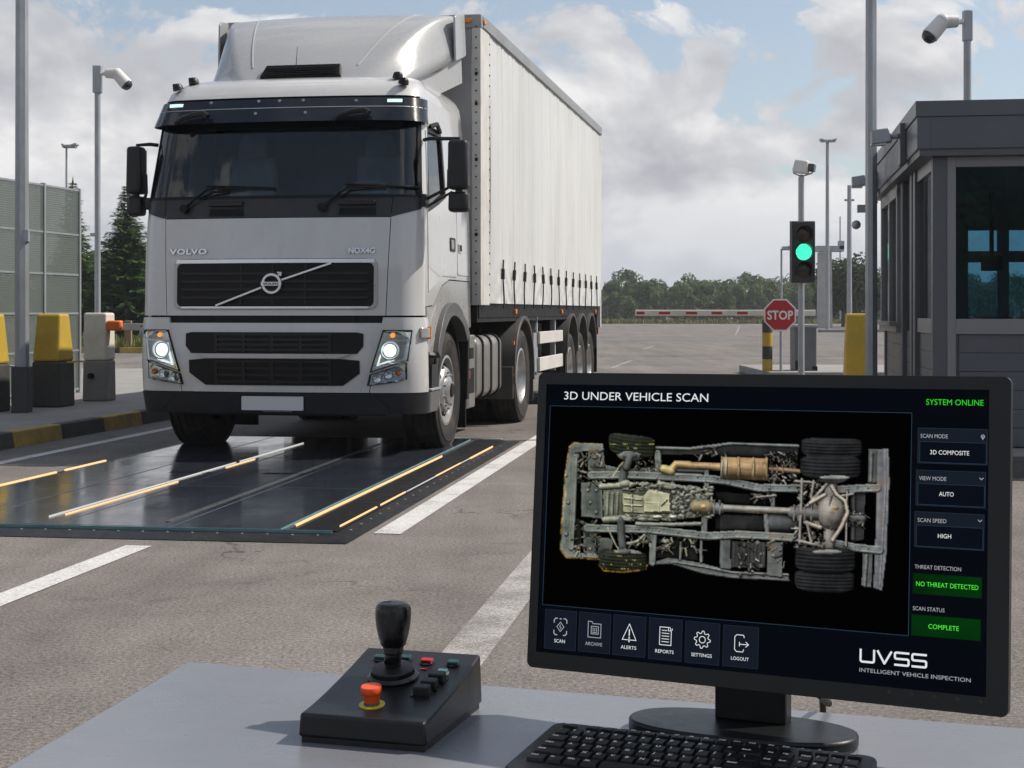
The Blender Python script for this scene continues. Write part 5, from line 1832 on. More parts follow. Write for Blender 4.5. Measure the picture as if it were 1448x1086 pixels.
for px, py in ((597, 982), (607, 973), (618, 963)):
    q = onp(px, py)
    mb = MB(); mb.box(q + Vector((0, 0, .0045)), (.0185, .0135, .011), M=tilt(q.y), taper=(.9, .85))
    k_ = mb.build('push_button', K['rubber'], con, 0, bevel=.0012)
    mb = MB(); mb.box(q + Vector((0, 0, .0005)), (.0215, .0165, .002), M=tilt(q.y)); mb.build('button_seat', K['knob_black'], k_, 0)
def indicator(px, py, w, d, m_, ring_m, lens):
    q = onp(px, py)
    mb = MB(); mb.lathe([(0, 0), (w * .66, 0), (w * .66, .0015), (w * .5, .0022), (0, .0022)], q, slope(q.y), 24)
    o = mb.build('indicator_button', ring_m, con, 30)
    mb = MB(); mb.box(q + slope(q.y) * .003, (w, d, .004), M=tilt(q.y)); mb.build('button_lens', m_, o, 0, bevel=.0008)
K['lens_red'] = mat('button_red', (.45, .02, .02), .25, var=.25, vs=150)
K['lens_green'] = mat('button_dark_green', (.02, .07, .06), .2, var=.5, vs=150)
indicator(604, 937.5, .013, .008, K['lens_red'], K['knob_black'], 1)
indicator(574, 933, .012, .008, K['lens_green'], K['knob_black'], 1)
indicator(538, 932.5, .012, .008, K['lens_green'], K['knob_black'], 1)
indicator(641, 940, .012, .009, K['lens_green'], K['knob_black'], 1)
indicator(626, 953, .011, .008, mat('button_mint', (.25, .62, .5), .3, var=.1), mat('button_ivory', (.6, .6, .5), .4), 1)
q = onp(599, 947)
mb = MB(); mb.box(q + Vector((0, 0, .0006)), (.007, .0022, .0012), M=tilt(q.y)); mb.build('warning_mark', K['lens_red'], con, 0)

# ---------------------------------------------------------------- keyboard
K['kb_black'] = mat('keyboard_black', (.006, .0063, .007), .38, var=.12, vs=40, b=.1, bs=900, spec=.35)
K['key_black'] = mat('key_black', (.0085, .0088, .0096), .36, var=.12, vs=60, b=.08, bs=900, spec=.4)
K['legend'] = mat('key_legend', (.75, .75, .75), .6)
KO = gnd(786, 1018, TZ + .018); KO.z = TZ        # back left corner
KA = -radians(22.5)
kb = empty('keyboard', KO, KA, 'black computer keyboard on the desk in front of the monitor', 'keyboard')
KW, KD = .337, .15
def kz(y): return .013 + .010 * (1 + y / KD) if y < 0 else .023
mb = MB()
ol = [(a, b) for a, b in rrect(0, KW, -KD, 0, .014, 6)]
B = [mb.v((a, b, .002)) for a, b in ol]; T = [mb.v((a, b, kz(b) - .006)) for a, b in ol]
for i in range(len(ol)): mb.f([B[i], B[(i + 1) % len(ol)], T[(i + 1) % len(ol)], T[i]])
mb.f(T); mb.f(B[::-1])
kbody = mb.build('keyboard_body', K['kb_black'], kb, 35, bevel=.003)
rows = [
    (-.0145, .010, [('Esc', 1), (None, .55)] + [(f'F{i}', .92) for i in range(1, 13)] + [(None, .25), ('Prt', .85), ('Del', .85), (None, .25), ('-', .95), ('+', .95), ('=', .95), ('Off', .95)]),
    (-.034, .0165, [(c_, 1) for c_ in '`1234567890-='] + [('Back', 1.55), (None, .2), ('Ins', 1), ('Up', 1), (None, .2), ('Num', 1), ('/', 1), ('*', 1), ('-', 1)]),
    (-.0535, .0165, [('Tab', 1.4)] + [(c_, 1) for c_ in 'QWERTYUIOP[]'] + [('\\', 1.15), (None, .2), ('Del', 1), ('End', 1), (None, .2), ('7', 1), ('8', 1), ('9', 1), ('+', 1)]),
    (-.073, .0165, [('Caps', 1.65)] + [(c_, 1) for c_ in "ASDFGHJKL;'"] + [('Enter', 1.9), (None, 2.4), ('4', 1), ('5', 1), ('6', 1), ('.', 1)]),
    (-.0925, .0165, [('Shift', 2.1)] + [(c_, 1) for c_ in 'ZXCVBNM,./'] + [('Shift', 2.45), (None, 1.2), ('^', 1), (None, .2), ('1', 1), ('2', 1), ('3', 1), ('<', 1)]),
    (-.112, .0165, [('Ctrl', 1.3), ('Fn', 1.1), ('Win', 1.1), ('Alt', 1.2), ('', 5.4), ('Alt', 1.2), ('Ctrl', 1.45), (None, .2), ('<', 1), ('v', 1), ('>', 1)]),
]
keyc = 0
for y, d, ks in rows:
    tot = sum(w for _, w in ks)
    u = (KW - .026) / tot if tot > 17 else .01595
    x = .013
    for lab, w in ks:
        if lab is None: x += w * u; continue
        kw = w * u - .0018
        if keyc >= 100: break
        tl_ = math.atan(.010 / KD)
        cz = kz(y) - .0045
        mb = MB(); mb.box((x + w * u / 2, y, cz - .0008), (kw, d - .0018, .0044), M=Matrix.Rotation(tl_, 3, 'X'), taper=(1 - .0022 / kw, .86))
        if lab:
            me = text_mesh(lab if len(lab) < 6 else lab, .0068 if len(lab) == 1 else .0046, sx=1.0, align='LEFT', off=.00022)
            me.transform(Matrix.Translation((x + .003, y + (.0005 if len(lab) == 1 else 0), cz + .0020)) @ Matrix.Rotation(tl_, 4, 'X'))
            n0 = len(mb.bm.faces)
            mb.bm.from_mesh(me)
            mb.bm.faces.ensure_lookup_table()
            for fc in mb.bm.faces[n0:]: fc.material_index = 1
            bpy.data.meshes.remove(me)
        mb.build('key', [K['key_black'], K['legend']], kb, 0, normals=False, bevel=0)
        keyc += 1
        x += w * u

# ---------------------------------------------------------------- monitor
CAM = Vector((0, 0, CAMH))
e_ = Vector((.88736229, -.46096065, .01017124)).normalized()
g_ = Vector((-.06669223, -.09113558, -.99360276))
up_ = -(g_ - e_ * g_.dot(e_)).normalized()
no_ = e_.cross(up_).normalized()          # towards the viewer
SCL = 1.03
P0 = CAM + Vector((.03104942, 1.7077183, 1.1324675 - 1.2)) * SCL
PW, PH = .5 * SCL, .5 * SCL / 1.578
MO = Vector((.242, 1.642, TZ))
mon = empty('monitor', MO, 0, 'black desktop monitor showing an under-vehicle scan on the desk', 'monitor')
def pt(a, b, c=0.0): return P0 + e_ * a - up_ * b + no_ * c - MO
def scr(px, py):
    d = Vector(((px - CX) / FPX, 1, -(py - HY) / FPX))
    t = (P0 - CAM).dot(no_) / d.dot(no_)
    h = CAM + d * t - P0
    return (h.dot(e_), -h.dot(up_))
def z2(x, y): return scr(x / 1.9192 + 730, y / 1.9192 + 520)      # coordinates measured on an enlarged view of the screen
K['bezel'] = mat('monitor_bezel', (.008, .0088, .01), .36, var=.08, vs=20, b=.08, bs=800, rv=.1, spec=.35)
K['screen'] = mat('screen_panel', (.002, .002, .003), .14, var=.05, spec=.4)
cs = [scr(780.5, 543.5), scr(1406, 552), scr(1389, 985), scr(755, 920)]
sa0, sa1 = (cs[0][0] + cs[3][0]) / 2, (cs[1][0] + cs[2][0]) / 2
sb0, sb1 = (cs[0][1] + cs[1][1]) / 2, (cs[2][1] + cs[3][1]) / 2
def PP(a, b, o): return pt(a, b, o)
mb = MB()
mb.plate(rrect(0, PW, 0, PH, .007, 5), PP, .004, -.008, [[(sa0, sb0), (sa1, sb0), (sa1, sb1), (sa0, sb1)]])
bz = mb.build('bezel', K['bezel'], mon, 30, bevel=.0018)
mb = MB(); mb.plate(rrect(.003, PW - .003, .003, PH - .003, .007, 5), PP, -.008, -.026)
mb.plate(rrect(.06, PW - .06, .05, PH - .05, .02, 5), PP, -.026, -.045)
mb.build('back_shell', K['bezel'], mon, 30, bevel=.003)
mb = MB()
for k in range(5): mb.cyl(pt(PW * .78 + k * .022, PH - .013, .0038), pt(PW * .78 + k * .022, PH - .013, .0044), .0022, n=10)
mb.split('bezel_button', K['knob_black'], bz)
mb = MB(); mb.face([pt(sa0 - .001, sb0 - .001), pt(sa1 + .001, sb0 - .001), pt(sa1 + .001, sb1 + .001), pt(sa0 - .001, sb1 + .001)])
scn = mb.build('screen', K['screen'], mon, 0)
# foot and neck
mb = MB()
BRt = Matrix.Rotation(-radians(22), 3, 'Z')
ov = []
for k in range(48):
    a = 2 * pi * k / 48
    ca, sa = cos(a), sin(a)
    ov.append(BRt @ Vector((.122 * abs(ca) ** .8 * (1 if ca > 0 else -1), .056 * abs(sa) ** .85 * (1 if sa > 0 else -1), 0)))
Bv = [mb.v((q.x, q.y, .0)) for q in ov]; Tv = [mb.v((q.x, q.y, .014)) for q in ov]
for k in range(48): mb.f([Bv[k], Bv[(k + 1) % 48], Tv[(k + 1) % 48], Tv[k]])
mb.f(Tv); mb.f(Bv[::-1])
mb.build('stand_foot', K['bezel'], mon, 35, bevel=.003)
mb = MB()
nb_ = at(1062, 1012, 1.652) - MO
mb.box((nb_.x + .004, nb_.y + .012, .075), (.078, .026, .125), rz=-radians(24))
mb.build('stand_neck', K['bezel'], mon, 0, bevel=.003)
# cable
mb = MB(); c0 = at(1160, 985, 1.72); c1 = gnd(1172, 1000, TZ)
mb.tube([c0 + Vector((-.01, .0, .06)), c0, (c0 + c1) / 2 + Vector((.001, .01, 0)), c1 + Vector((0, 0, .004)), c1 + Vector((.01, .09, .004)), c1 + Vector((.02, .13, -.05))], .004, 8)
tag(mb.build('monitor_cable', K['rubber'], None), 'short black cable hanging behind the monitor over the far desk edge', 'cable')

# ---- screen contents: flat lit shapes on the panel
def uim(name, c, s=1.0): return emat(name, c, s)
U = {'white': uim('ui_white', (.72, .74, .76)), 'grey': uim('ui_grey', (.34, .36, .39)), 'green': uim('ui_green', (.03, .62, .02)), 'line': uim('ui_line', (.022, .045, .07)),
     'panel': uim('ui_panel', (.0085, .0125, .021)), 'panel_dark': uim('ui_panel_dark', (.003, .0045, .009)), 'black': uim('ui_black', (.0006, .0006, .0007)), 'back': uim('ui_back', (.0022, .0028, .0052)),
     'tile': uim('ui_tile', (.0075, .0105, .019)), 'tileline': uim('ui_tile_line', (.02, .028, .042)), 'bright': uim('ui_bright_green', (.08, .8, .05))}
m, nt, out = nodes_of('ui_green_box')
e = N(nt, 'ShaderNodeEmission'); oc = ocoord(nt)
nt.links.new(ramp(nt, noise(nt, oc, 18, 2, .5), [(.3, (.0015, .014, .003)), (.7, (.0015, .036, .004))]), e.inputs[0]); nt.links.new(e.outputs[0], out.inputs[0])
U['gbox'] = m
def quad_ui(mb, c, off):
    mb.face([pt(*q, off) for q in c])
def rect_of(a, b, c, d):
    """upright rectangle through four measured corners"""
    q = [z2(*p) for p in (a, b, c, d)]
    return ((q[0][0] + q[3][0]) / 2, (q[1][0] + q[2][0]) / 2, (q[0][1] + q[1][1]) / 2, (q[2][1] + q[3][1]) / 2)
def rect_ui(name, r, off, m, parent=scn):
    a0, a1, b0, b1 = r
    mb = MB(); quad_ui(mb, [(a0, b0), (a1, b0), (a1, b1), (a0, b1)], off)
    return mb.build(name, m, parent, 0, normals=False)
def frame_ui(name, r, w, off, m, parent=scn):
    a0, a1, b0, b1 = r
    mb = MB()
    for q in (((a0, b0), (a1, b0), (a1, b0 + w), (a0, b0 + w)), ((a0, b1 - w), (a1, b1 - w), (a1, b1), (a0, b1)),
              ((a0, b0), (a0 + w, b0), (a0 + w, b1), (a0, b1)), ((a1 - w, b0), (a1, b0), (a1, b1), (a1 - w, b1))):
        quad_ui(mb, q, off)
    return mb.build(name, m, parent, 0, normals=False)
def stroke(mb, pts, w, off, closed=False):
    ps = list(pts) + ([pts[0]] if closed else [])
    for (a, b), (c, d) in zip(ps, ps[1:]):
        L = math.hypot(c - a, d - b) or 1e-9
        ux, uy = (c - a) / L, (d - b) / L
        nx, ny = -uy * w / 2, ux * w / 2
        a -= ux * w * .3; b -= uy * w * .3; c += ux * w * .3; d += uy * w * .3
        quad_ui(mb, [(a + nx, b + ny), (c + nx, d + ny), (c - nx, d - ny), (a - nx, b - ny)], off)
def label_ui(txt, p_left, p_right, h, m, parent=scn, name='screen_text', bold=0.0):
    """text whose baseline runs between two measured points, cap height h in measured units"""
    A, B = z2(*p_left), z2(*p_right)
    hh = abs(z2(p_left[0], p_left[1])[1] - z2(p_left[0], p_left[1] - h)[1])
    me = text_mesh(txt, hh / .71, off=bold, align='LEFT')
    xs = [v.co.x for v in me.vertices]
    w0 = max(xs) - min(xs)
    k = (B[0] - A[0]) / w0
    b = (A[1] + B[1]) / 2
    x0 = min(xs)
    for v in me.vertices:
        v.co = pt(A[0] + (v.co.x - x0) * k, b - v.co.y, .0013)
    me.materials.clear(); me.materials.append(m)
    o = bpy.data.objects.new(name, me); COL.objects.link(o); o.parent = parent
    return o
rect_ui('screen_background', (sa0, sa1, sb0, sb1), .0003, U['back'])
vr = rect_of((100, 102), (1082, 123), (1058, 728), (64, 642))
vw = rect_ui('scan_view', vr, .0005, U['black'])
frame_ui('view_frame', vr, .0006, .0007, U['line'], vw)
label_ui('3D UNDER VEHICLE SCAN', (131, 88), (522, 91), 22, U['white'], bold=0)
label_ui('SYSTEM ONLINE', (1113, 102), (1269, 102), 16, U['green'], bold=0)
for (q, hd, lh, bt, l0, l1, ib) in (
    (((1092, 162), (1281, 168), (1278, 266), (1088, 258)), 'SCAN MODE', (1098, 190), '3D COMPOSITE', (1124, 236), (1230, 237), 202),
    (((1087, 277), (1276, 283), (1273, 382), (1083, 373)), 'VIEW MODE', (1094, 305), 'AUTO', (1148, 349), (1188, 349), 317),
    (((1083, 391), (1272, 397), (1269, 496), (1079, 487)), 'SCAN SPEED', (1090, 419), 'HIGH', (1145, 463), (1181, 463), 431)):
    r = rect_of(*q)
    b_ = rect_ui('option_box', r, .0006, U['panel'])
    frame_ui('box_frame', r, .0005, .0008, U['tileline'], b_)
    w_ = {'SCAN MODE': 74, 'VIEW MODE': 74, 'SCAN SPEED': 78}[hd]
    label_ui(hd, lh, (lh[0] + w_, lh[1] + 2), 11, U['grey'], b_)
    bi = z2(1180, ib)[1]
    rect_ui('option_field', (r[0] + .002, r[1] - .001, bi, r[3] - .001), .0009, U['panel_dark'], b_)
    frame_ui('field_frame', (r[0] + .002, r[1] - .001, bi, r[3] - .001), .0004, .001, U['line'], b_)
    label_ui(bt, l0, l1, 12, U['white'], b_, bold=0)
    c = z2(lh[0] + 169, lh[1] - 3)
    mb = MB()
    if hd == 'SCAN MODE':
        stroke(mb, [(c[0] + .0016 * cos(t * .7), c[1] + .0016 * sin(t * .7)) for t in range(9)], .0007, .001, True); stroke(mb, [(c[0], c[1]), (c[0], c[1] + .0028)], .0009, .001)
    else: stroke(mb, [(c[0] - .0018, c[1] - .001), (c[0], c[1] + .0008), (c[0] + .0018, c[1] - .001)], .0007, .001)
    mb.build('option_mark', U['grey'], b_, 0, normals=False)
label_ui('THREAT DETECTION', (1082, 548), (1208, 549), 11, U['grey'])
r = rect_of((1078, 557), (1265, 570), (1263, 626), (1076, 612)); b_ = rect_ui('status_box', r, .0006, U['gbox'])
label_ui('NO THREAT DETECTED', (1086, 597), (1255, 598), 13, U['bright'], b_, bold=0)
label_ui('SCAN STATUS', (1077, 660), (1163, 661), 11, U['grey'])
r = rect_of((1074, 670), (1262, 683), (1259, 740), (1072, 727)); b_ = rect_ui('status_box', r, .0006, U['gbox'])
label_ui('COMPLETE', (1119, 711), (1202, 711), 13, U['bright'], b_, bold=0)
# wide rounded letters of the logo, drawn as strokes
A, B = z2(935, 799), z2(1113, 811)
Hh = z2(1020, 804)[1] - z2(1020, 771)[1]
lw = (B[0] - A[0] - .0108) / 4
mb = MB()
def rpts(pl, r=.0022, n=4):
    out = [pl[0]]
    for p_, q_, s_ in zip(pl, pl[1:], pl[2:]):
        v1 = Vector((p_[0] - q_[0], p_[1] - q_[1])).normalized(); v2 = Vector((s_[0] - q_[0], s_[1] - q_[1])).normalized()
        for i in range(n + 1):
            t = i / n
            a, b = Vector(q_) + v1 * r, Vector(q_) + v2 * r
            out.append(tuple((1 - t) ** 2 * a + 2 * t * (1 - t) * Vector(q_) + t * t * b))
    return out + [pl[-1]]
x0, y1 = A[0], (A[1] + B[1]) / 2; y0 = y1 - Hh; ym = (y0 + y1) / 2
g2 = .0036
sw = .0021
stroke(mb, rpts([(x0, y0), (x0, y1), (x0 + lw, y1), (x0 + lw, y0)]), sw, .0012); x0 += lw + g2
stroke(mb, [(x0, y0), (x0 + lw / 2, y1), (x0 + lw, y0)], sw, .0012); x0 += lw + g2
for _ in range(2):
    stroke(mb, rpts([(x0 + lw, y0), (x0, y0), (x0, ym), (x0 + lw, ym), (x0 + lw, y1), (x0, y1)], .0018), sw, .0012); x0 += lw + g2
lg = mb.build('screen_logo', U['white'], scn, 0, normals=False)
label_ui('INTELLIGENT VEHICLE INSPECTION', (932, 826), (1234, 852), 11, U['grey'], lg)
# tiles with icons
tiles = [((82, 655), (166, 661), (161, 768), (74, 762), 'SCAN'), ((173, 662), (259, 669), (254, 777), (167, 769), 'ARCHIVE'), ((267, 670), (355, 676), (349, 786), (260, 779), 'ALERTS'),
         ((363, 678), (453, 684), (448, 798), (357, 789), 'REPORTS'), ((462, 687), (555, 694), (550, 808), (456, 799), 'SETTINGS'), ((564, 697), (660, 705), (656, 817), (559, 809), 'LOGOUT')]
for a, b, c, d, nm in tiles:
    r = rect_of(a, b, c, d)
    tl_ = rect_ui('menu_tile', r, .0006, U['tile'])
    frame_ui('tile_frame', r, .0004, .0008, U['tileline'], tl_)
    cx_, cy_ = (r[0] + r[1]) / 2, r[2] + (r[3] - r[2]) * .42
    k = (r[1] - r[0]) / 90
    w = .00075
    mb = MB()
    def S(pl, cl=False, ww=w): stroke(mb, [(cx_ + x * k, cy_ + y * k) for x, y in pl], ww, .001, cl)
    if nm == 'SCAN':
        for sx_, sy_ in ((-1, -1), (1, -1), (1, 1), (-1, 1)): S([(sx_ * 18, sy_ * 10), (sx_ * 18, sy_ * 17), (sx_ * 14, sy_ * 21), (sx_ * 9, sy_ * 21)], ww=w * 1.5)
        S([(0, -12), (10, 0), (0, 12), (-10, 0)], True); S([(0, -5), (-2, 0), (2, 2), (0, 6)])
        S([(-2, -20), (2, -20)], ww=w * 1.5)
    elif nm == 'ARCHIVE':
        S([(-18, -20), (-8, -20), (-5, -15), (18, -15), (18, 20), (-18, 20)], True); S([(-9, -8), (11, -8), (11, 11), (-9, 11)], True)
        for x in (-4, 1, 6): S([(x, -4), (x, 4)])
        S([(-5, 7), (7, 7)])
    elif nm == 'ALERTS':
        S([(0, -22), (19, 18), (-19, 18)], True); S([(0, -8), (0, 7)], ww=w * 1.6); S([(0, 11), (0, 14)], ww=w * 1.8); S([(0, 19), (0, 23)], ww=w * 1.6)
    elif nm == 'REPORTS':
        S([(-15, -22), (12, -22), (16, -14), (16, 22), (-15, 22)], True); S([(8, -22), (8, -14), (16, -14)]); S([(18, -20), (19, -16)])
        for y in (-14, -7, 0, 7, 14): S([(-9, y), (4 if y < -10 else 10, y)])
    elif nm == 'SETTINGS':
        gp = []
        for t in range(32):
            a_ = 2 * pi * t / 32; rr = 21 if (t % 4) in (0, 1) else 15.5
            gp.append((rr * cos(a_), rr * sin(a_)))
        S(gp, True); S([(8 * cos(t * pi / 8), 8 * sin(t * pi / 8)) for t in range(16)], True)
    else:
        S([(6, -20), (-10, -20), (-15, -15), (-15, 15), (-10, 20), (6, 20), (8, 14)]); S([(7, -20), (9, -14)]); S([(-3, 2), (20, 2)]); S([(13, -4), (20, 2), (13, 8)]); S([(-3, -3), (-3, 7)])
    mb.build('tile_icon', U['grey'] if nm in ('ARCHIVE', 'SCAN') else U['white'], tl_, 0, normals=False)
    mx_ = (a[0] + b[0] + c[0] + d[0]) / 4
    by = (c[1] + d[1]) / 2 - 19
    hw = {'SCAN': 14.5, 'ARCHIVE': 23, 'ALERTS': 21, 'REPORTS': 25, 'SETTINGS': 28, 'LOGOUT': 24}[nm]
    label_ui(nm, (mx_ - hw - 2, by), (mx_ + hw - 2, by), 9.5, U['grey'] if nm in ('ARCHIVE',) else U['white'], tl_)
# ---- the scan picture: a picture shown by the screen, computed as a lit relief and shown point by point
def scan_picture():
    zc = [(0, 0), (1448, 0), (1448, 782), (0, 782)]
    px = lambda x, y: (x / 2.896 + 780, y / 2.896 + 590)
    ex = [scr(*px(x, y)) for x, y in ((20, 55), (1410, 55), (1410, 735), (20, 735))]
    a0, a1 = min(q[0] for q in ex), max(q[0] for q in ex)
    b0, b1 = min(q[1] for q in ex), max(q[1] for q in ex)
    a0, a1, b0, b1 = max(a0, vr[0] + .003), min(a1, vr[1] - .003), max(b0, vr[2] + .003), min(b1, vr[3] - .003)
    NX, NY = 480, 236
    A, B = np.meshgrid(np.linspace(a0, a1, NX), np.linspace(b0, b1, NY))
    P = np.array(P0 - CAM)[None, None] + A[..., None] * np.array(e_) - B[..., None] * np.array(up_)
    X = (P[..., 0] / P[..., 1] * FPX + CX - 780) * 2.896
    Y = (-P[..., 2] / P[..., 1] * FPX + HY - 590) * 2.896
    rg = np.random.RandomState(3)
    H = np.full(X.shape, -80.0)
    C = np.zeros(X.shape + (3,))
    S = np.zeros(X.shape)
    def put(mask, h, col, sp=.15):
        k = mask & (h > H)
        H[k] = h[k] if isinstance(h, np.ndarray) else h
        C[k] = col
        S[k] = sp
    def segd(ax_, ay, bx_, by):
        dx, dy = bx_ - ax_, by - ay
        t = np.clip(((X - ax_) * dx + (Y - ay) * dy) / (dx * dx + dy * dy + 1e-9), 0, 1)
        return np.hypot(X - ax_ - t * dx, Y - ay - t * dy)
    def tube(pl, r, col, z=0, sp=.4):
        for (a, b), (c, d) in zip(pl, pl[1:]):
            D = segd(a, b, c, d)
            put(D < r, z + np.sqrt(np.maximum(0, r * r - D * D)), col, sp)
    def bar(pl, hw, h, col, sp=.12):
        for (a, b), (c, d) in zip(pl, pl[1:]):
            D = segd(a, b, c, d)
            put(D < hw, np.where(D > hw - 4, h - (D - hw + 4) * 2.0, h - (D < hw * .55) * 2.5), col, sp)
    def inside(pl):
        m_ = np.zeros(X.shape, bool)
        n = len(pl)
        for i in range(n):
            x1, y1 = pl[i]; x2, y2 = pl[(i + 1) % n]
            if y1 == y2: continue
            m_ ^= ((y1 > Y) != (y2 > Y)) & (X < (x2 - x1) * (Y - y1) / (y2 - y1) + x1)
        return m_
    def poly(pl, h, col, sp=.1): put(inside(pl), np.full(X.shape, float(h)), col, sp)
    def ell(x, y, rx, ry, z, hh, col, sp=.3):
        d = ((X - x) / rx) ** 2 + ((Y - y) / ry) ** 2
        put(d < 1, z + hh * np.sqrt(np.maximum(0, 1 - d)), col, sp)
    def tyre(x, y, w, h, z=40, tilt=0.0, col=(.022, .023, .0245)):
        xx = X - x; yy = Y - y - tilt * xx
        u, v = xx / (w / 2), yy / (h / 2)
        vb = v + .12 * u * u
        k = (np.abs(u) ** 3 + np.abs(vb) ** 5) < 1
        gr = np.zeros(X.shape)
        for q in (-.62, -.3, 0, .3, .62): gr += np.exp(-((vb - q) / .05) ** 2)
        sip = 0.0
        hh = z + 34 * np.sqrt(np.maximum(0, 1 - u * u)) - 7 * gr * .45 - 3 * vb ** 4 * 3 - sip
        put(k, hh, np.array(col), .1)
    G1, G2, G3 = (.15, .16, .155), (.21, .225, .22), (.1, .105, .105)
    CR, BZ, RU = (.55, .53, .37), (.5, .34, .17), (.3, .2, .13)
    # floor pans and skirts
    poly([(420, 122), (570, 122), (740, 104), (1015, 114), (1008, 190), (700, 160), (430, 152)], -20, (.045, .048, .047))
    bar([(425, 126), (560, 130), (740, 108), (1012, 118)], 6, 4, G2)
    poly([(385, 605), (480, 575), (610, 596), (740, 630), (975, 640), (975, 668), (740, 655), (620, 640), (490, 597)], -5, G1)
    bar([(480, 590), (620, 612), (740, 636), (970, 646)], 5, 4, G2)
    bar([(390, 602), (490, 598), (620, 638), (740, 656), (975, 668)], 4, 2, G3)
    poly([(690, 505), (735, 500), (735, 625), (690, 620)], 4, G1); poly([(738, 508), (880, 512), (878, 618), (735, 616)], 10, (.05, .052, .05))
    for q in range(9): bar([(748 + q * 15, 520), (746 + q * 15, 606)], 3, 15, (.08, .082, .08))
    poly([(885, 510), (948, 515), (945, 655), (882, 648)], 6, G1)
    poly([(430, 490), (600, 500), (600, 585), (430, 575)], -40, (.03, .03, .03))
    poly([(670, 300), (890, 320), (890, 470), (670, 460)], -40, (.022, .023, .023)); poly([(690, 400), (875, 405), (870, 465), (690, 462)], -26, (.035, .036, .036))
    # front end
    poly([(90, 106), (212, 110), (216, 134), (118, 142), (100, 250), (90, 400), (86, 520), (98, 552), (196, 562), (196, 580), (62, 573), (38, 540), (44, 400), (58, 220), (74, 124)], 6, G2)
    bar([(98, 165), (82, 535)], 12, 16, G2); bar([(128, 165), (112, 260)], 14, -10, (.03, .03, .03)); bar([(108, 430), (112, 540)], 14, -10, (.03, .03, .03))
    poly([(150, 128), (215, 130), (222, 240), (150, 235)], 2, G1); poly([(130, 430), (190, 440), (185, 572), (132, 560)], 2, G1); poly([(190, 490), (260, 500), (240, 560), (190, 565)], -2, G1)
    poly([(122, 268), (206, 264), (210, 416), (122, 408)], 12, G1); bar([(205, 266), (208, 414)], 5, 20, G2)
    for a, b in ((150, 300), (160, 350), (185, 300), (185, 390), (60, 240), (70, 350), (62, 480), (100, 530), (200, 160), (160, 540)): ell(a, b, 7, 7, 14, 8, G2)
    # rails
    for pl in (((165, 238), (310, 236), (640, 252), (720, 262), (850, 290), (1015, 292)), ((150, 455), (400, 460), (640, 487), (760, 481), (880, 486), (1010, 495)),
               ((1168, 298), (1260, 292), (1335, 290)), ((1150, 515), (1250, 535), (1345, 545))):
        bar(pl, 17, 24, (.23, .25, .24), .2)
        for (a, b), (c, d) in zip(pl, pl[1:]):
            n = max(1, int(abs(c - a) / 75))
            for i in range(n):
                t = (i + .5) / n
                ell(a + (c - a) * t, b + (d - b) * t + rg.uniform(-7, 7), 4.5, 4.5, 20, 7, (.12, .12, .11) if rg.rand() < .6 else (.32, .25, .17))
    # rear bumper
    poly([(1335, 132), (1383, 128), (1386, 265), (1374, 560), (1356, 712), (1318, 700), (1330, 400)], 14, (.2, .205, .22)); bar([(1366, 140), (1368, 300), (1345, 690)], 4, 20, (.28, .28, .3))
    poly([(1300, 130), (1336, 132), (1330, 270), (1296, 268)], 0, G1); poly([(1276, 556), (1318, 560), (1312, 700), (1270, 690)], 0, G1); bar([(1312, 150), (1308, 262)], 6, 12, G2); bar([(1292, 566), (1284, 690)], 6, 12, G2)
    poly([(1225, 310), (1285, 300), (1280, 500), (1225, 510)], -30, (.07, .07, .075)); bar([(1238, 330), (1236, 500)], 8, -20, G3)
    tube([(905, 434), (1012, 436)], 40, (.1, .102, .105), -30, .2); tube([(1215, 410), (1275, 415)], 16, G1, -20)
    # cross members, hangers, axles
    for pl, hw, h in ((((636, 212), (638, 330)), 11, 18), (((628, 405), (626, 476)), 14, 18), (((436, 148), (442, 250)), 14, 12), (((420, 480), (414, 596)), 14, 12), (((616, 498), (614, 592)), 6, 10),
                      (((530, 525), (528, 582)), 5, 8), (((912, 235), (908, 370)), 9, 6), (((878, 400), (884, 478)), 9, 8), (((440, 205), (520, 218), (640, 222)), 7, 6), (((210, 205), (300, 225), (440, 215)), 12, -4)):
        bar(pl, hw, h, G2)
    tube([(322, 165), (300, 215), (292, 262)], 17, G3, 20); tube([(284, 420), (288, 500), (296, 560)], 16, G3, 20)
    tube([(232, 455), (262, 520), (282, 550)], 4, (.4, .38, .3), 20); tube([(300, 520), (350, 510), (385, 480)], 6, (.36, .35, .3), 10); tube([(250, 250), (280, 200), (300, 180)], 4, (.4, .36, .25), 20)
    # engine and gearbox
    poly([(212, 300), (300, 292), (380, 300), (440, 268), (520, 280), (610, 300), (650, 335), (655, 385), (600, 410), (500, 420), (300, 424), (215, 412)], 16, (.24, .25, .19))
    poly([(222, 305), (275, 300), (280, 412), (222, 408)], 6, (.06, .06, .055))
    for x in (232, 252, 272): bar([(x, 312), (x - 4, 400)], 6, 26, (.3, .31, .26))
    tube([(205, 284), (320, 278)], 12, (.36, .36, .29), 20); tube([(220, 420), (320, 412)], 13, (.4, .4, .33), 18); ell(300, 272, 26, 18, 20, 22, (.34, .34, .28))
    poly([(292, 312), (376, 322), (402, 294), (488, 312), (494, 392), (380, 396), (292, 388)], 42, (.42, .41, .29), .3)
    poly([(378, 322), (404, 298), (484, 314), (488, 386), (380, 390)], 54, CR, .35)
    for pl in (((384, 350), (486, 356)), ((430, 300), (470, 350)), ((440, 360), (440, 388)), ((300, 330), (370, 338)), ((300, 360), (372, 362)), ((330, 316), (330, 388))): bar(pl, 3, 60, (.58, .56, .42))
    bar([(452, 362), (474, 340)], 3, 64, (.05, .05, .04)); 
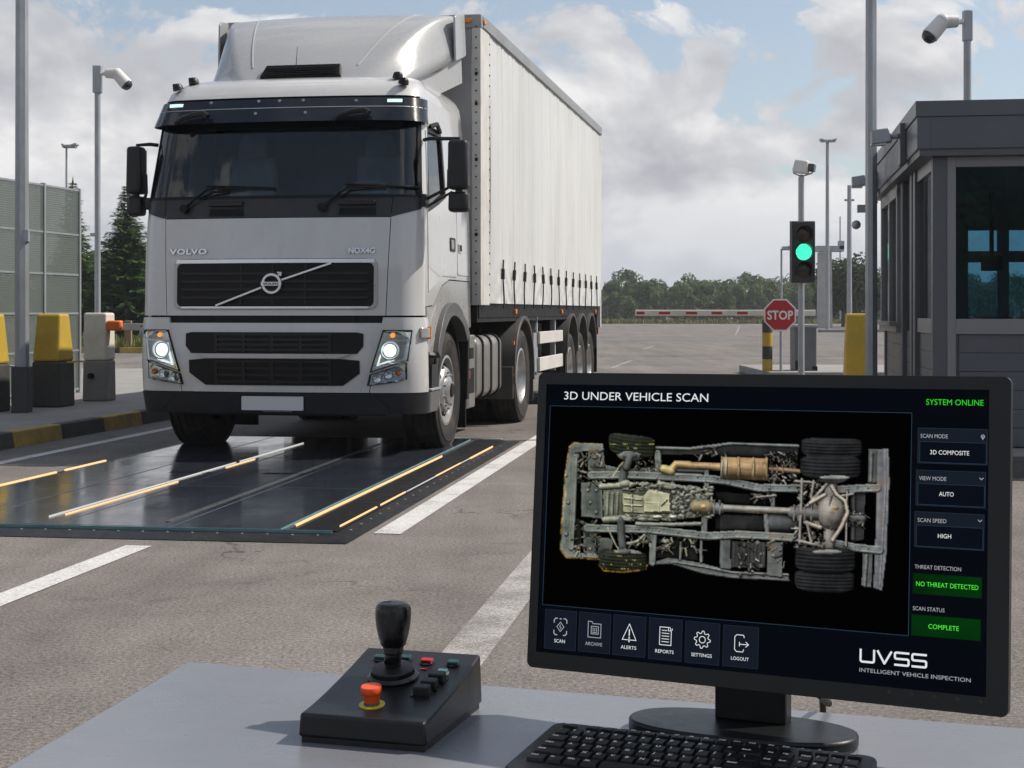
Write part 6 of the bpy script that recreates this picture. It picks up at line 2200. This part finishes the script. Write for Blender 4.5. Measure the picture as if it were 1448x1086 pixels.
    for _ in range(260):
        x, y = rg.uniform(490, 660), rg.uniform(285, 412); c_ = rg.uniform(.05, .4); ell(x, y, rg.uniform(3, 13), rg.uniform(3, 9), 18 + rg.uniform(0, 12), 6, (c_, c_ * 1.0, c_ * .84), .4)
    for _ in range(170):
        x, y = rg.uniform(300, 500), rg.choice([rg.uniform(268, 300), rg.uniform(396, 424)]); c_ = rg.uniform(.05, .4); ell(x, y, rg.uniform(3, 18), rg.uniform(3, 7), 20 + rg.uniform(0, 10), 5, (c_, c_, c_ * .85), .4)
    for pl in (((440, 268), (520, 284), (610, 300)), ((350, 436), (480, 440), (610, 436)), ((420, 405), (520, 410), (600, 400))): tube(pl, 8, (.34, .35, .3), 22)
    ell(436, 408, 20, 7, 40, 14, (.8, .8, .75), .6); ell(500, 408, 16, 8, 38, 14, (.6, .6, .55), .6)
    # drive line
    tube([(596, 366), (640, 368)], 30, (.3, .24, .15), 26, .5); ell(624, 366, 14, 10, 50, 10, (.62, .4, .2), .6); tube([(640, 368), (692, 372)], 22, G2, 26, .5)
    for x in (600, 646, 668, 690): bar([(x, 342), (x, 396)], 5, 50, G1)
    tube([(690, 371), (1000, 385)], 14, (.3, .29, .26), 30, .9)
    tube([(992, 390), (1090, 396)], 27, (.17, .165, .155), 24, .4)
    for x in (996, 1014, 1040, 1066): bar([(x, 362), (x - 2, 424)], 5, 52, (.2, .19, .18))
    poly([(1060, 360), (1120, 330), (1125, 455), (1060, 425)], 30, (.42, .37, .3))
    tube([(1146, 262), (1142, 330)], 26, (.4, .37, .33), 18, .4); tube([(1142, 450), (1134, 545)], 24, (.4, .37, .33), 18, .4)
    ell(1146, 390, 58, 72, 24, 56, (.4, .36, .31), .5); ell(1160, 372, 16, 12, 70, 10, (.42, .3, .18), .3); bar([(1148, 322), (1130, 392), (1148, 458)], 3, 80, (.24, .21, .18))
    tube([(1150, 286), (1170, 318), (1204, 344), (1214, 392), (1190, 446), (1152, 504)], 8, (.5, .44, .36), 56, .4)
    tube([(1060, 352), (1120, 318)], 8, (.5, .44, .36), 50); tube([(1040, 430), (1100, 452)], 9, (.5, .44, .36), 40)
    for pl, r in ((((1026, 256), (1022, 390), (1016, 514)), 6), (((1074, 264), (1064, 330)), 6), (((1134, 268), (1050, 362)), 7), (((1212, 306), (1208, 528)), 5), (((1046, 432), (1066, 520)), 6), (((1010, 505), (1110, 530)), 6),
                  (((1000, 262), (1080, 268)), 5), (((840, 328), (920, 320)), 5), (((1190, 322), (1236, 314)), 5)):
        tube(pl, r, (.36, .33, .29), 44, .35)
    # exhaust
    tube([(462, 212), (488, 218), (512, 192), (560, 196), (640, 200), (696, 204)], 15, BZ, 30, .9); tube([(462, 212), (490, 220)], 18, (.55, .45, .22), 30, .9)
    tube([(694, 206), (886, 213)], 1, BZ, 0)
    k = (X > 694) & (X < 888); yc = 206 + (X - 694) * .036; v = (Y - yc) / 45
    put(k & (np.abs(v) < 1), 20 + 50 * np.sqrt(np.maximum(0, 1 - v * v)), np.array((.46, .3, .155)), .8)
    for x in (698, 716, 768, 828, 884): put((np.abs(X - x) < 4) & (np.abs(v) < 1.03), 24 + 52 * np.sqrt(np.maximum(0, 1.06 - v * v)), np.array((.52, .4, .22) if x > 716 else (.42, .42, .3)), .8)
    tube([(888, 212), (950, 216), (1016, 222)], 9, RU, 26, .4)
    for x in (905, 925, 948): bar([(x, 202), (x, 230)], 4, 40, RU)
    # scattered fittings
    for (x0, x1, y0, y1, n, hz) in ((100, 210, 120, 270, 60, 10), (100, 200, 420, 560, 50, 10), (430, 610, 490, 545, 70, 2), (890, 1010, 140, 265, 110, 16), (760, 960, 495, 655, 60, 14), (1010, 1110, 258, 345, 70, 30), (1000, 1110, 436, 540, 80, 30),
                                    (1200, 1290, 385, 450, 50, -10), (330, 440, 150, 260, 60, 6), (300, 420, 450, 520, 50, 10), (820, 900, 310, 335, 24, 10), (580, 720, 115, 160, 24, -8), (1000, 1120, 500, 540, 40, 36)):
        for _ in range(int(n * .8)):
            x, y = rg.uniform(x0, x1), rg.uniform(y0, y1); c_ = rg.uniform(.02, .2) if rg.rand() < .85 else .36; w_ = (c_, c_ * rg.uniform(.88, 1.0), c_ * rg.uniform(.7, .95))
            if rg.rand() < .35: ell(x, y, rg.uniform(3, 10), rg.uniform(3, 9), hz + rg.uniform(-6, 6), 4, w_, .2)
            else:
                a_ = rg.uniform(0, 3.14); L = rg.uniform(8, 30); tube([(x, y), (x + L * math.cos(a_), y + L * math.sin(a_))], rg.uniform(2, 4.5), w_, hz + rg.uniform(-4, 8), .35)
    # wheels
    tyre(330, 118, 190, 92, 34, .12, (.026, .029, .022)); tyre(294, 592, 200, 88, 34, .05, (.026, .029, .022))
    ell(326, 152, 58, 26, 40, 30, (.24, .26, .24), .3); ell(322, 156, 30, 14, 66, 14, (.12, .12, .12)); ell(300, 556, 70, 15, 50, 14, (.2, .21, .19)); ell(300, 552, 26, 14, 60, 16, (.12, .12, .12))
    ell(1150, 252, 60, 18, 40, 34, (.3, .29, .28), .3)
    tyre(1148, 128, 250, 84, 36, .02); tyre(1144, 208, 250, 98, 44, .02); tyre(1122, 588, 250, 104, 46, .03); tyre(1119, 674, 246, 92, 38, .04)
    ell(1160, 248, 62, 10, 76, 8, (.3, .3, .29)); ell(1130, 552, 60, 10, 76, 8, (.26, .25, .24))
    tube([(322, 165), (308, 205)], 15, G3, 70)
    # shade: relief lit from the upper left, soft occlusion, gloss, grime
    base = H < -70
    Hs = np.where(base, -30, H)
    def blur(a, r):
        for axis in (0, 1):
            c_ = np.cumsum(np.concatenate([np.repeat(np.take(a, [0], axis), r + 1, axis), a, np.repeat(np.take(a, [-1], axis), r, axis)], axis), axis)
            n = a.shape[axis]
            a = (np.take(c_, range(2 * r + 1, 2 * r + 1 + n), axis) - np.take(c_, range(0, n), axis)) / (2 * r + 1)
        return a
    nz = rg.rand(*X.shape); nz2 = blur(rg.rand(*X.shape), 3); nz3 = blur(rg.rand(*X.shape), 9)
    nz2 = (nz2 - nz2.mean()) / nz2.std(); nz3 = (nz3 - nz3.mean()) / nz3.std()
    Hn = Hs + .16 * nz2
    step = np.gradient(X, axis=1).mean()
    gy, gx = np.gradient(Hn)
    gx, gy = gx / step, gy / step
    ln = np.sqrt(gx * gx + gy * gy + 1)
    Lv = np.array((-.32, -.62, .72)); Lv = Lv / np.linalg.norm(Lv)
    df = np.clip((-gx * Lv[0] - gy * Lv[1] + Lv[2]) / ln, 0, 1)
    hv = Lv + np.array((0, 0, 1.0)); hv = hv / np.linalg.norm(hv)
    sp = np.clip((-gx * hv[0] - gy * hv[1] + hv[2]) / ln, 0, 1) ** 26
    ao = np.clip((blur(Hs, 5) - Hs) / 26, -.25, 1); ao2 = np.clip((blur(Hs, 14) - Hs) / 44, -.2, 1)
    sh = (.1 + .98 * df ** 1.3) * (1 - .85 * ao) * (1 - .6 * ao2)
    dirt = np.clip(1 + .09 * nz2 + .16 * nz3 + .12 * (nz - .5), .35, 1.6)
    R = C * (sh * dirt)[..., None] * .8 + (S * sp * .7)[..., None] * (C * .7 + .1)
    tnt = np.clip(1 - X / 760, 0, 1)[..., None]
    R = R * (1 + tnt * np.array((.0, .04, -.1)))
    rust = (np.clip(nz3 - 1.1, 0, 1) * .5)[..., None] * (C.mean(-1, keepdims=True) > .12)
    R = R * (1 - rust) + rust * np.array((.16, .1, .05))
    R[base] = 0.0006
    # edge glow of the scan on the left: amber outline, yellow flecks on the front tyres
    out_l = np.zeros(X.shape)
    for pl in (((210, 110), (92, 104), (74, 122), (58, 220), (44, 400), (37, 542), (62, 574), (196, 582)), ((196, 606), (215, 628), (290, 634), (388, 624), (392, 606)), ((60, 300), (46, 420))):
        for (a, b), (c, d) in zip(pl, pl[1:]): out_l = np.maximum(out_l, np.exp(-(segd(a, b, c, d) / 2.4) ** 2))
    R += (out_l * np.clip(.35 + .3 * nz2, 0, 1))[..., None] * np.array((.5, .28, .04))
    fl = (((np.abs(X - 294) < 95) & (np.abs(Y - 592) < 36)) | ((np.abs(X - 330) < 92) & (np.abs(Y - 105) < 34))) & ~base
    ln_ = np.exp(-(((Y + .0 * X) % 17 - 8) / 2.2) ** 2) * (nz2 > 1.15)
    R += (fl * ln_)[..., None] * np.array((.3, .29, .03))
    R = blur(R, 0) if False else np.clip(R, 0, 1)
    # mesh of screen points
    V = P + np.array(CAM) - np.array(MO) + .0009 * np.array(no_)
    me = bpy.data.meshes.new('scan_picture')
    idx = np.arange(NX * NY).reshape(NY, NX)
    F_ = np.stack([idx[:-1, :-1], idx[1:, :-1], idx[1:, 1:], idx[:-1, 1:]], -1).reshape(-1, 4)
    me.from_pydata(V.reshape(-1, 3).tolist(), [], F_.tolist())
    at_ = me.color_attributes.new('picture', 'FLOAT_COLOR', 'POINT')
    at_.data.foreach_set('color', np.concatenate([R.reshape(-1, 3), np.ones((NX * NY, 1))], 1).astype(np.float32).ravel())
    m, nt, out = nodes_of('screen_picture')
    e = N(nt, 'ShaderNodeEmission'); a_ = N(nt, 'ShaderNodeAttribute', attribute_name='picture')
    nt.links.new(a_.outputs['Color'], e.inputs[0]); nt.links.new(e.outputs[0], out.inputs[0])
    me.materials.append(m)
    o = bpy.data.objects.new('scan_picture', me); COL.objects.link(o); o.parent = scn
scan_picture()

HAZE = .0005
# ================================================================== sky, sun, camera
SUN_AZ, SUN_EL = radians(77), radians(49)
w = bpy.data.worlds.new('World'); SC.world = w; w.use_nodes = True
w.cycles.sampling_method = 'MANUAL'; w.cycles.sample_map_resolution = 512
nt = w.node_tree
for n in list(nt.nodes): nt.nodes.remove(n)
out = N(nt, 'ShaderNodeOutputWorld')
sky = N(nt, 'ShaderNodeTexSky'); sky.sky_type = 'NISHITA'; sky.sun_disc = False
sky.sun_elevation = SUN_EL; sky.sun_rotation = SUN_AZ; sky.air_density = 1.0; sky.dust_density = 1.2; sky.ozone_density = 1.5
bg = N(nt, 'ShaderNodeBackground'); bg.inputs[1].default_value = .12
hs = N(nt, 'ShaderNodeHueSaturation'); hs.inputs['Saturation'].default_value = .75
nt.links.new(sky.outputs[0], hs.inputs['Color']); nt.links.new(hs.outputs[0], bg.inputs[0])
tc = N(nt, 'ShaderNodeTexCoord').outputs['Generated']
def mapv(sc, off=(0, 0, 0)):
    mp = N(nt, 'ShaderNodeMapping'); mp.inputs['Scale'].default_value = sc; mp.inputs['Location'].default_value = off
    nt.links.new(tc, mp.inputs['Vector']); return mp.outputs['Vector']
SEED = (3.3, 7.1, 2.2)
def cloud_field(dz=0.0, dx=0.0, det=9):
    """billowing cloud density over the directions of the sky"""
    v = mapv((1, 1, 1.75), (SEED[0] + dx, SEED[1], SEED[2] + dz))
    big = noise(nt, v, 3.6, 3, .5, .15)
    med = noise(nt, v, 8.0, det, .62, .5)
    vo = N(nt, 'ShaderNodeTexVoronoi', feature='F1'); vo.inputs['Scale'].default_value = 15
    vo.inputs['Detail'].default_value = 2.0; vo.inputs['Roughness'].default_value = .55; vo.normalize = True
    nt.links.new(v, vo.inputs['Vector'])
    puff = math_(nt, 'SUBTRACT', 1.0, vo.outputs['Distance'])
    f = math_(nt, 'ADD', math_(nt, 'MULTIPLY', big, .46), math_(nt, 'MULTIPLY', med, .40))
    return math_(nt, 'ADD', f, math_(nt, 'MULTIPLY', puff, .16))
n0 = cloud_field(); n1 = cloud_field(.03, .014)
sx = N(nt, 'ShaderNodeSeparateXYZ'); nt.links.new(tc, sx.inputs[0])
el = sx.outputs['Z']
cov = math_(nt, 'ADD', n0, ramp(nt, el, [(0.0, .26), (.045, .12), (.08, .085), (.135, .07), (.185, .045), (.25, .01), (1.0, .02)]))
mask = ramp(nt, cov, [(.57, 0.0), (.59, .85), (.62, 1.0)])
big0 = noise(nt, mapv((1, 1, 1.75), SEED), 7.0, 5, .5, .2); big1 = noise(nt, mapv((1, 1, 1.75), (SEED[0] + .02, SEED[1], SEED[2] + .07)), 7.0, 5, .5, .2)
lit = math_(nt, 'ADD', math_(nt, 'MULTIPLY', math_(nt, 'SUBTRACT', n0, n1), 3.6), math_(nt, 'MULTIPLY_ADD', math_(nt, 'SUBTRACT', big0, big1), 2.2, .5))
rim = ramp(nt, cov, [(.59, 1.0), (.72, .35), (.85, .2)])
shade = math_(nt, 'MULTIPLY_ADD', ramp(nt, lit, [(.2, 0.0), (.55, .42), (.9, 1.0)]), .75, math_(nt, 'MULTIPLY', rim, .35), clamp=True)
ccol = mix(nt, shade, (.40, .412, .47), (.98, .975, .975))
ccol = mix(nt, ramp(nt, el, [(0.0, .9), (.035, .55), (.09, .0)]), ccol, (.66, .7, .76))
bg2 = N(nt, 'ShaderNodeBackground'); bg2.inputs[1].default_value = .88
nt.links.new(ccol, bg2.inputs[0])
ms = N(nt, 'ShaderNodeMixShader')
nt.links.new(mask, ms.inputs[0]); nt.links.new(bg.outputs[0], ms.inputs[1]); nt.links.new(bg2.outputs[0], ms.inputs[2])
nt.links.new(ms.outputs[0], out.inputs[0])

# thin air between here and the far wood
m, nt, out = nodes_of('haze_air')
v = N(nt, 'ShaderNodeVolumePrincipled'); v.inputs['Color'].default_value = (.86, .9, .95, 1); v.inputs['Density'].default_value = HAZE; v.inputs['Anisotropy'].default_value = .3
nt.links.new(v.outputs[0], out.inputs['Volume'])
mb = MB(); mb.bx(-420, 420, -70, 420, -1.0, 16.5)
hz = mb.build('haze', m, None, 0); hz['kind'] = 'stuff'

ld = bpy.data.lights.new('sun', 'SUN'); ld.energy = 4.9; ld.angle = radians(.55); ld.color = (1.0, .915, .81)
so = bpy.data.objects.new('sun', ld); COL.objects.link(so)
sv = Vector((cos(SUN_EL) * sin(SUN_AZ), cos(SUN_EL) * cos(SUN_AZ), sin(SUN_EL)))
so.rotation_euler = (-sv).to_track_quat('-Z', 'Y').to_euler()
so.location = sv * 60

cd = bpy.data.cameras.new('camera'); cd.sensor_width = 36; cd.lens = 36 * FPX / 1448
cd.shift_y = -(543 - HY) / 1448
cd.clip_start = .05; cd.clip_end = 4000
co = bpy.data.objects.new('camera', cd); COL.objects.link(co)
co.location = (0, 0, CAMH); co.rotation_euler = (pi / 2, 0, 0)
SC.camera = co
SC.view_settings.view_transform = 'Standard'; SC.view_settings.look = 'None'
SC.view_settings.exposure = .05; SC.view_settings.gamma = 1
SC.cycles.max_bounces = 8; SC.cycles.transparent_max_bounces = 16
SC.cycles.caustics_reflective = False; SC.cycles.caustics_refractive = False
SC.cycles.use_denoising = True
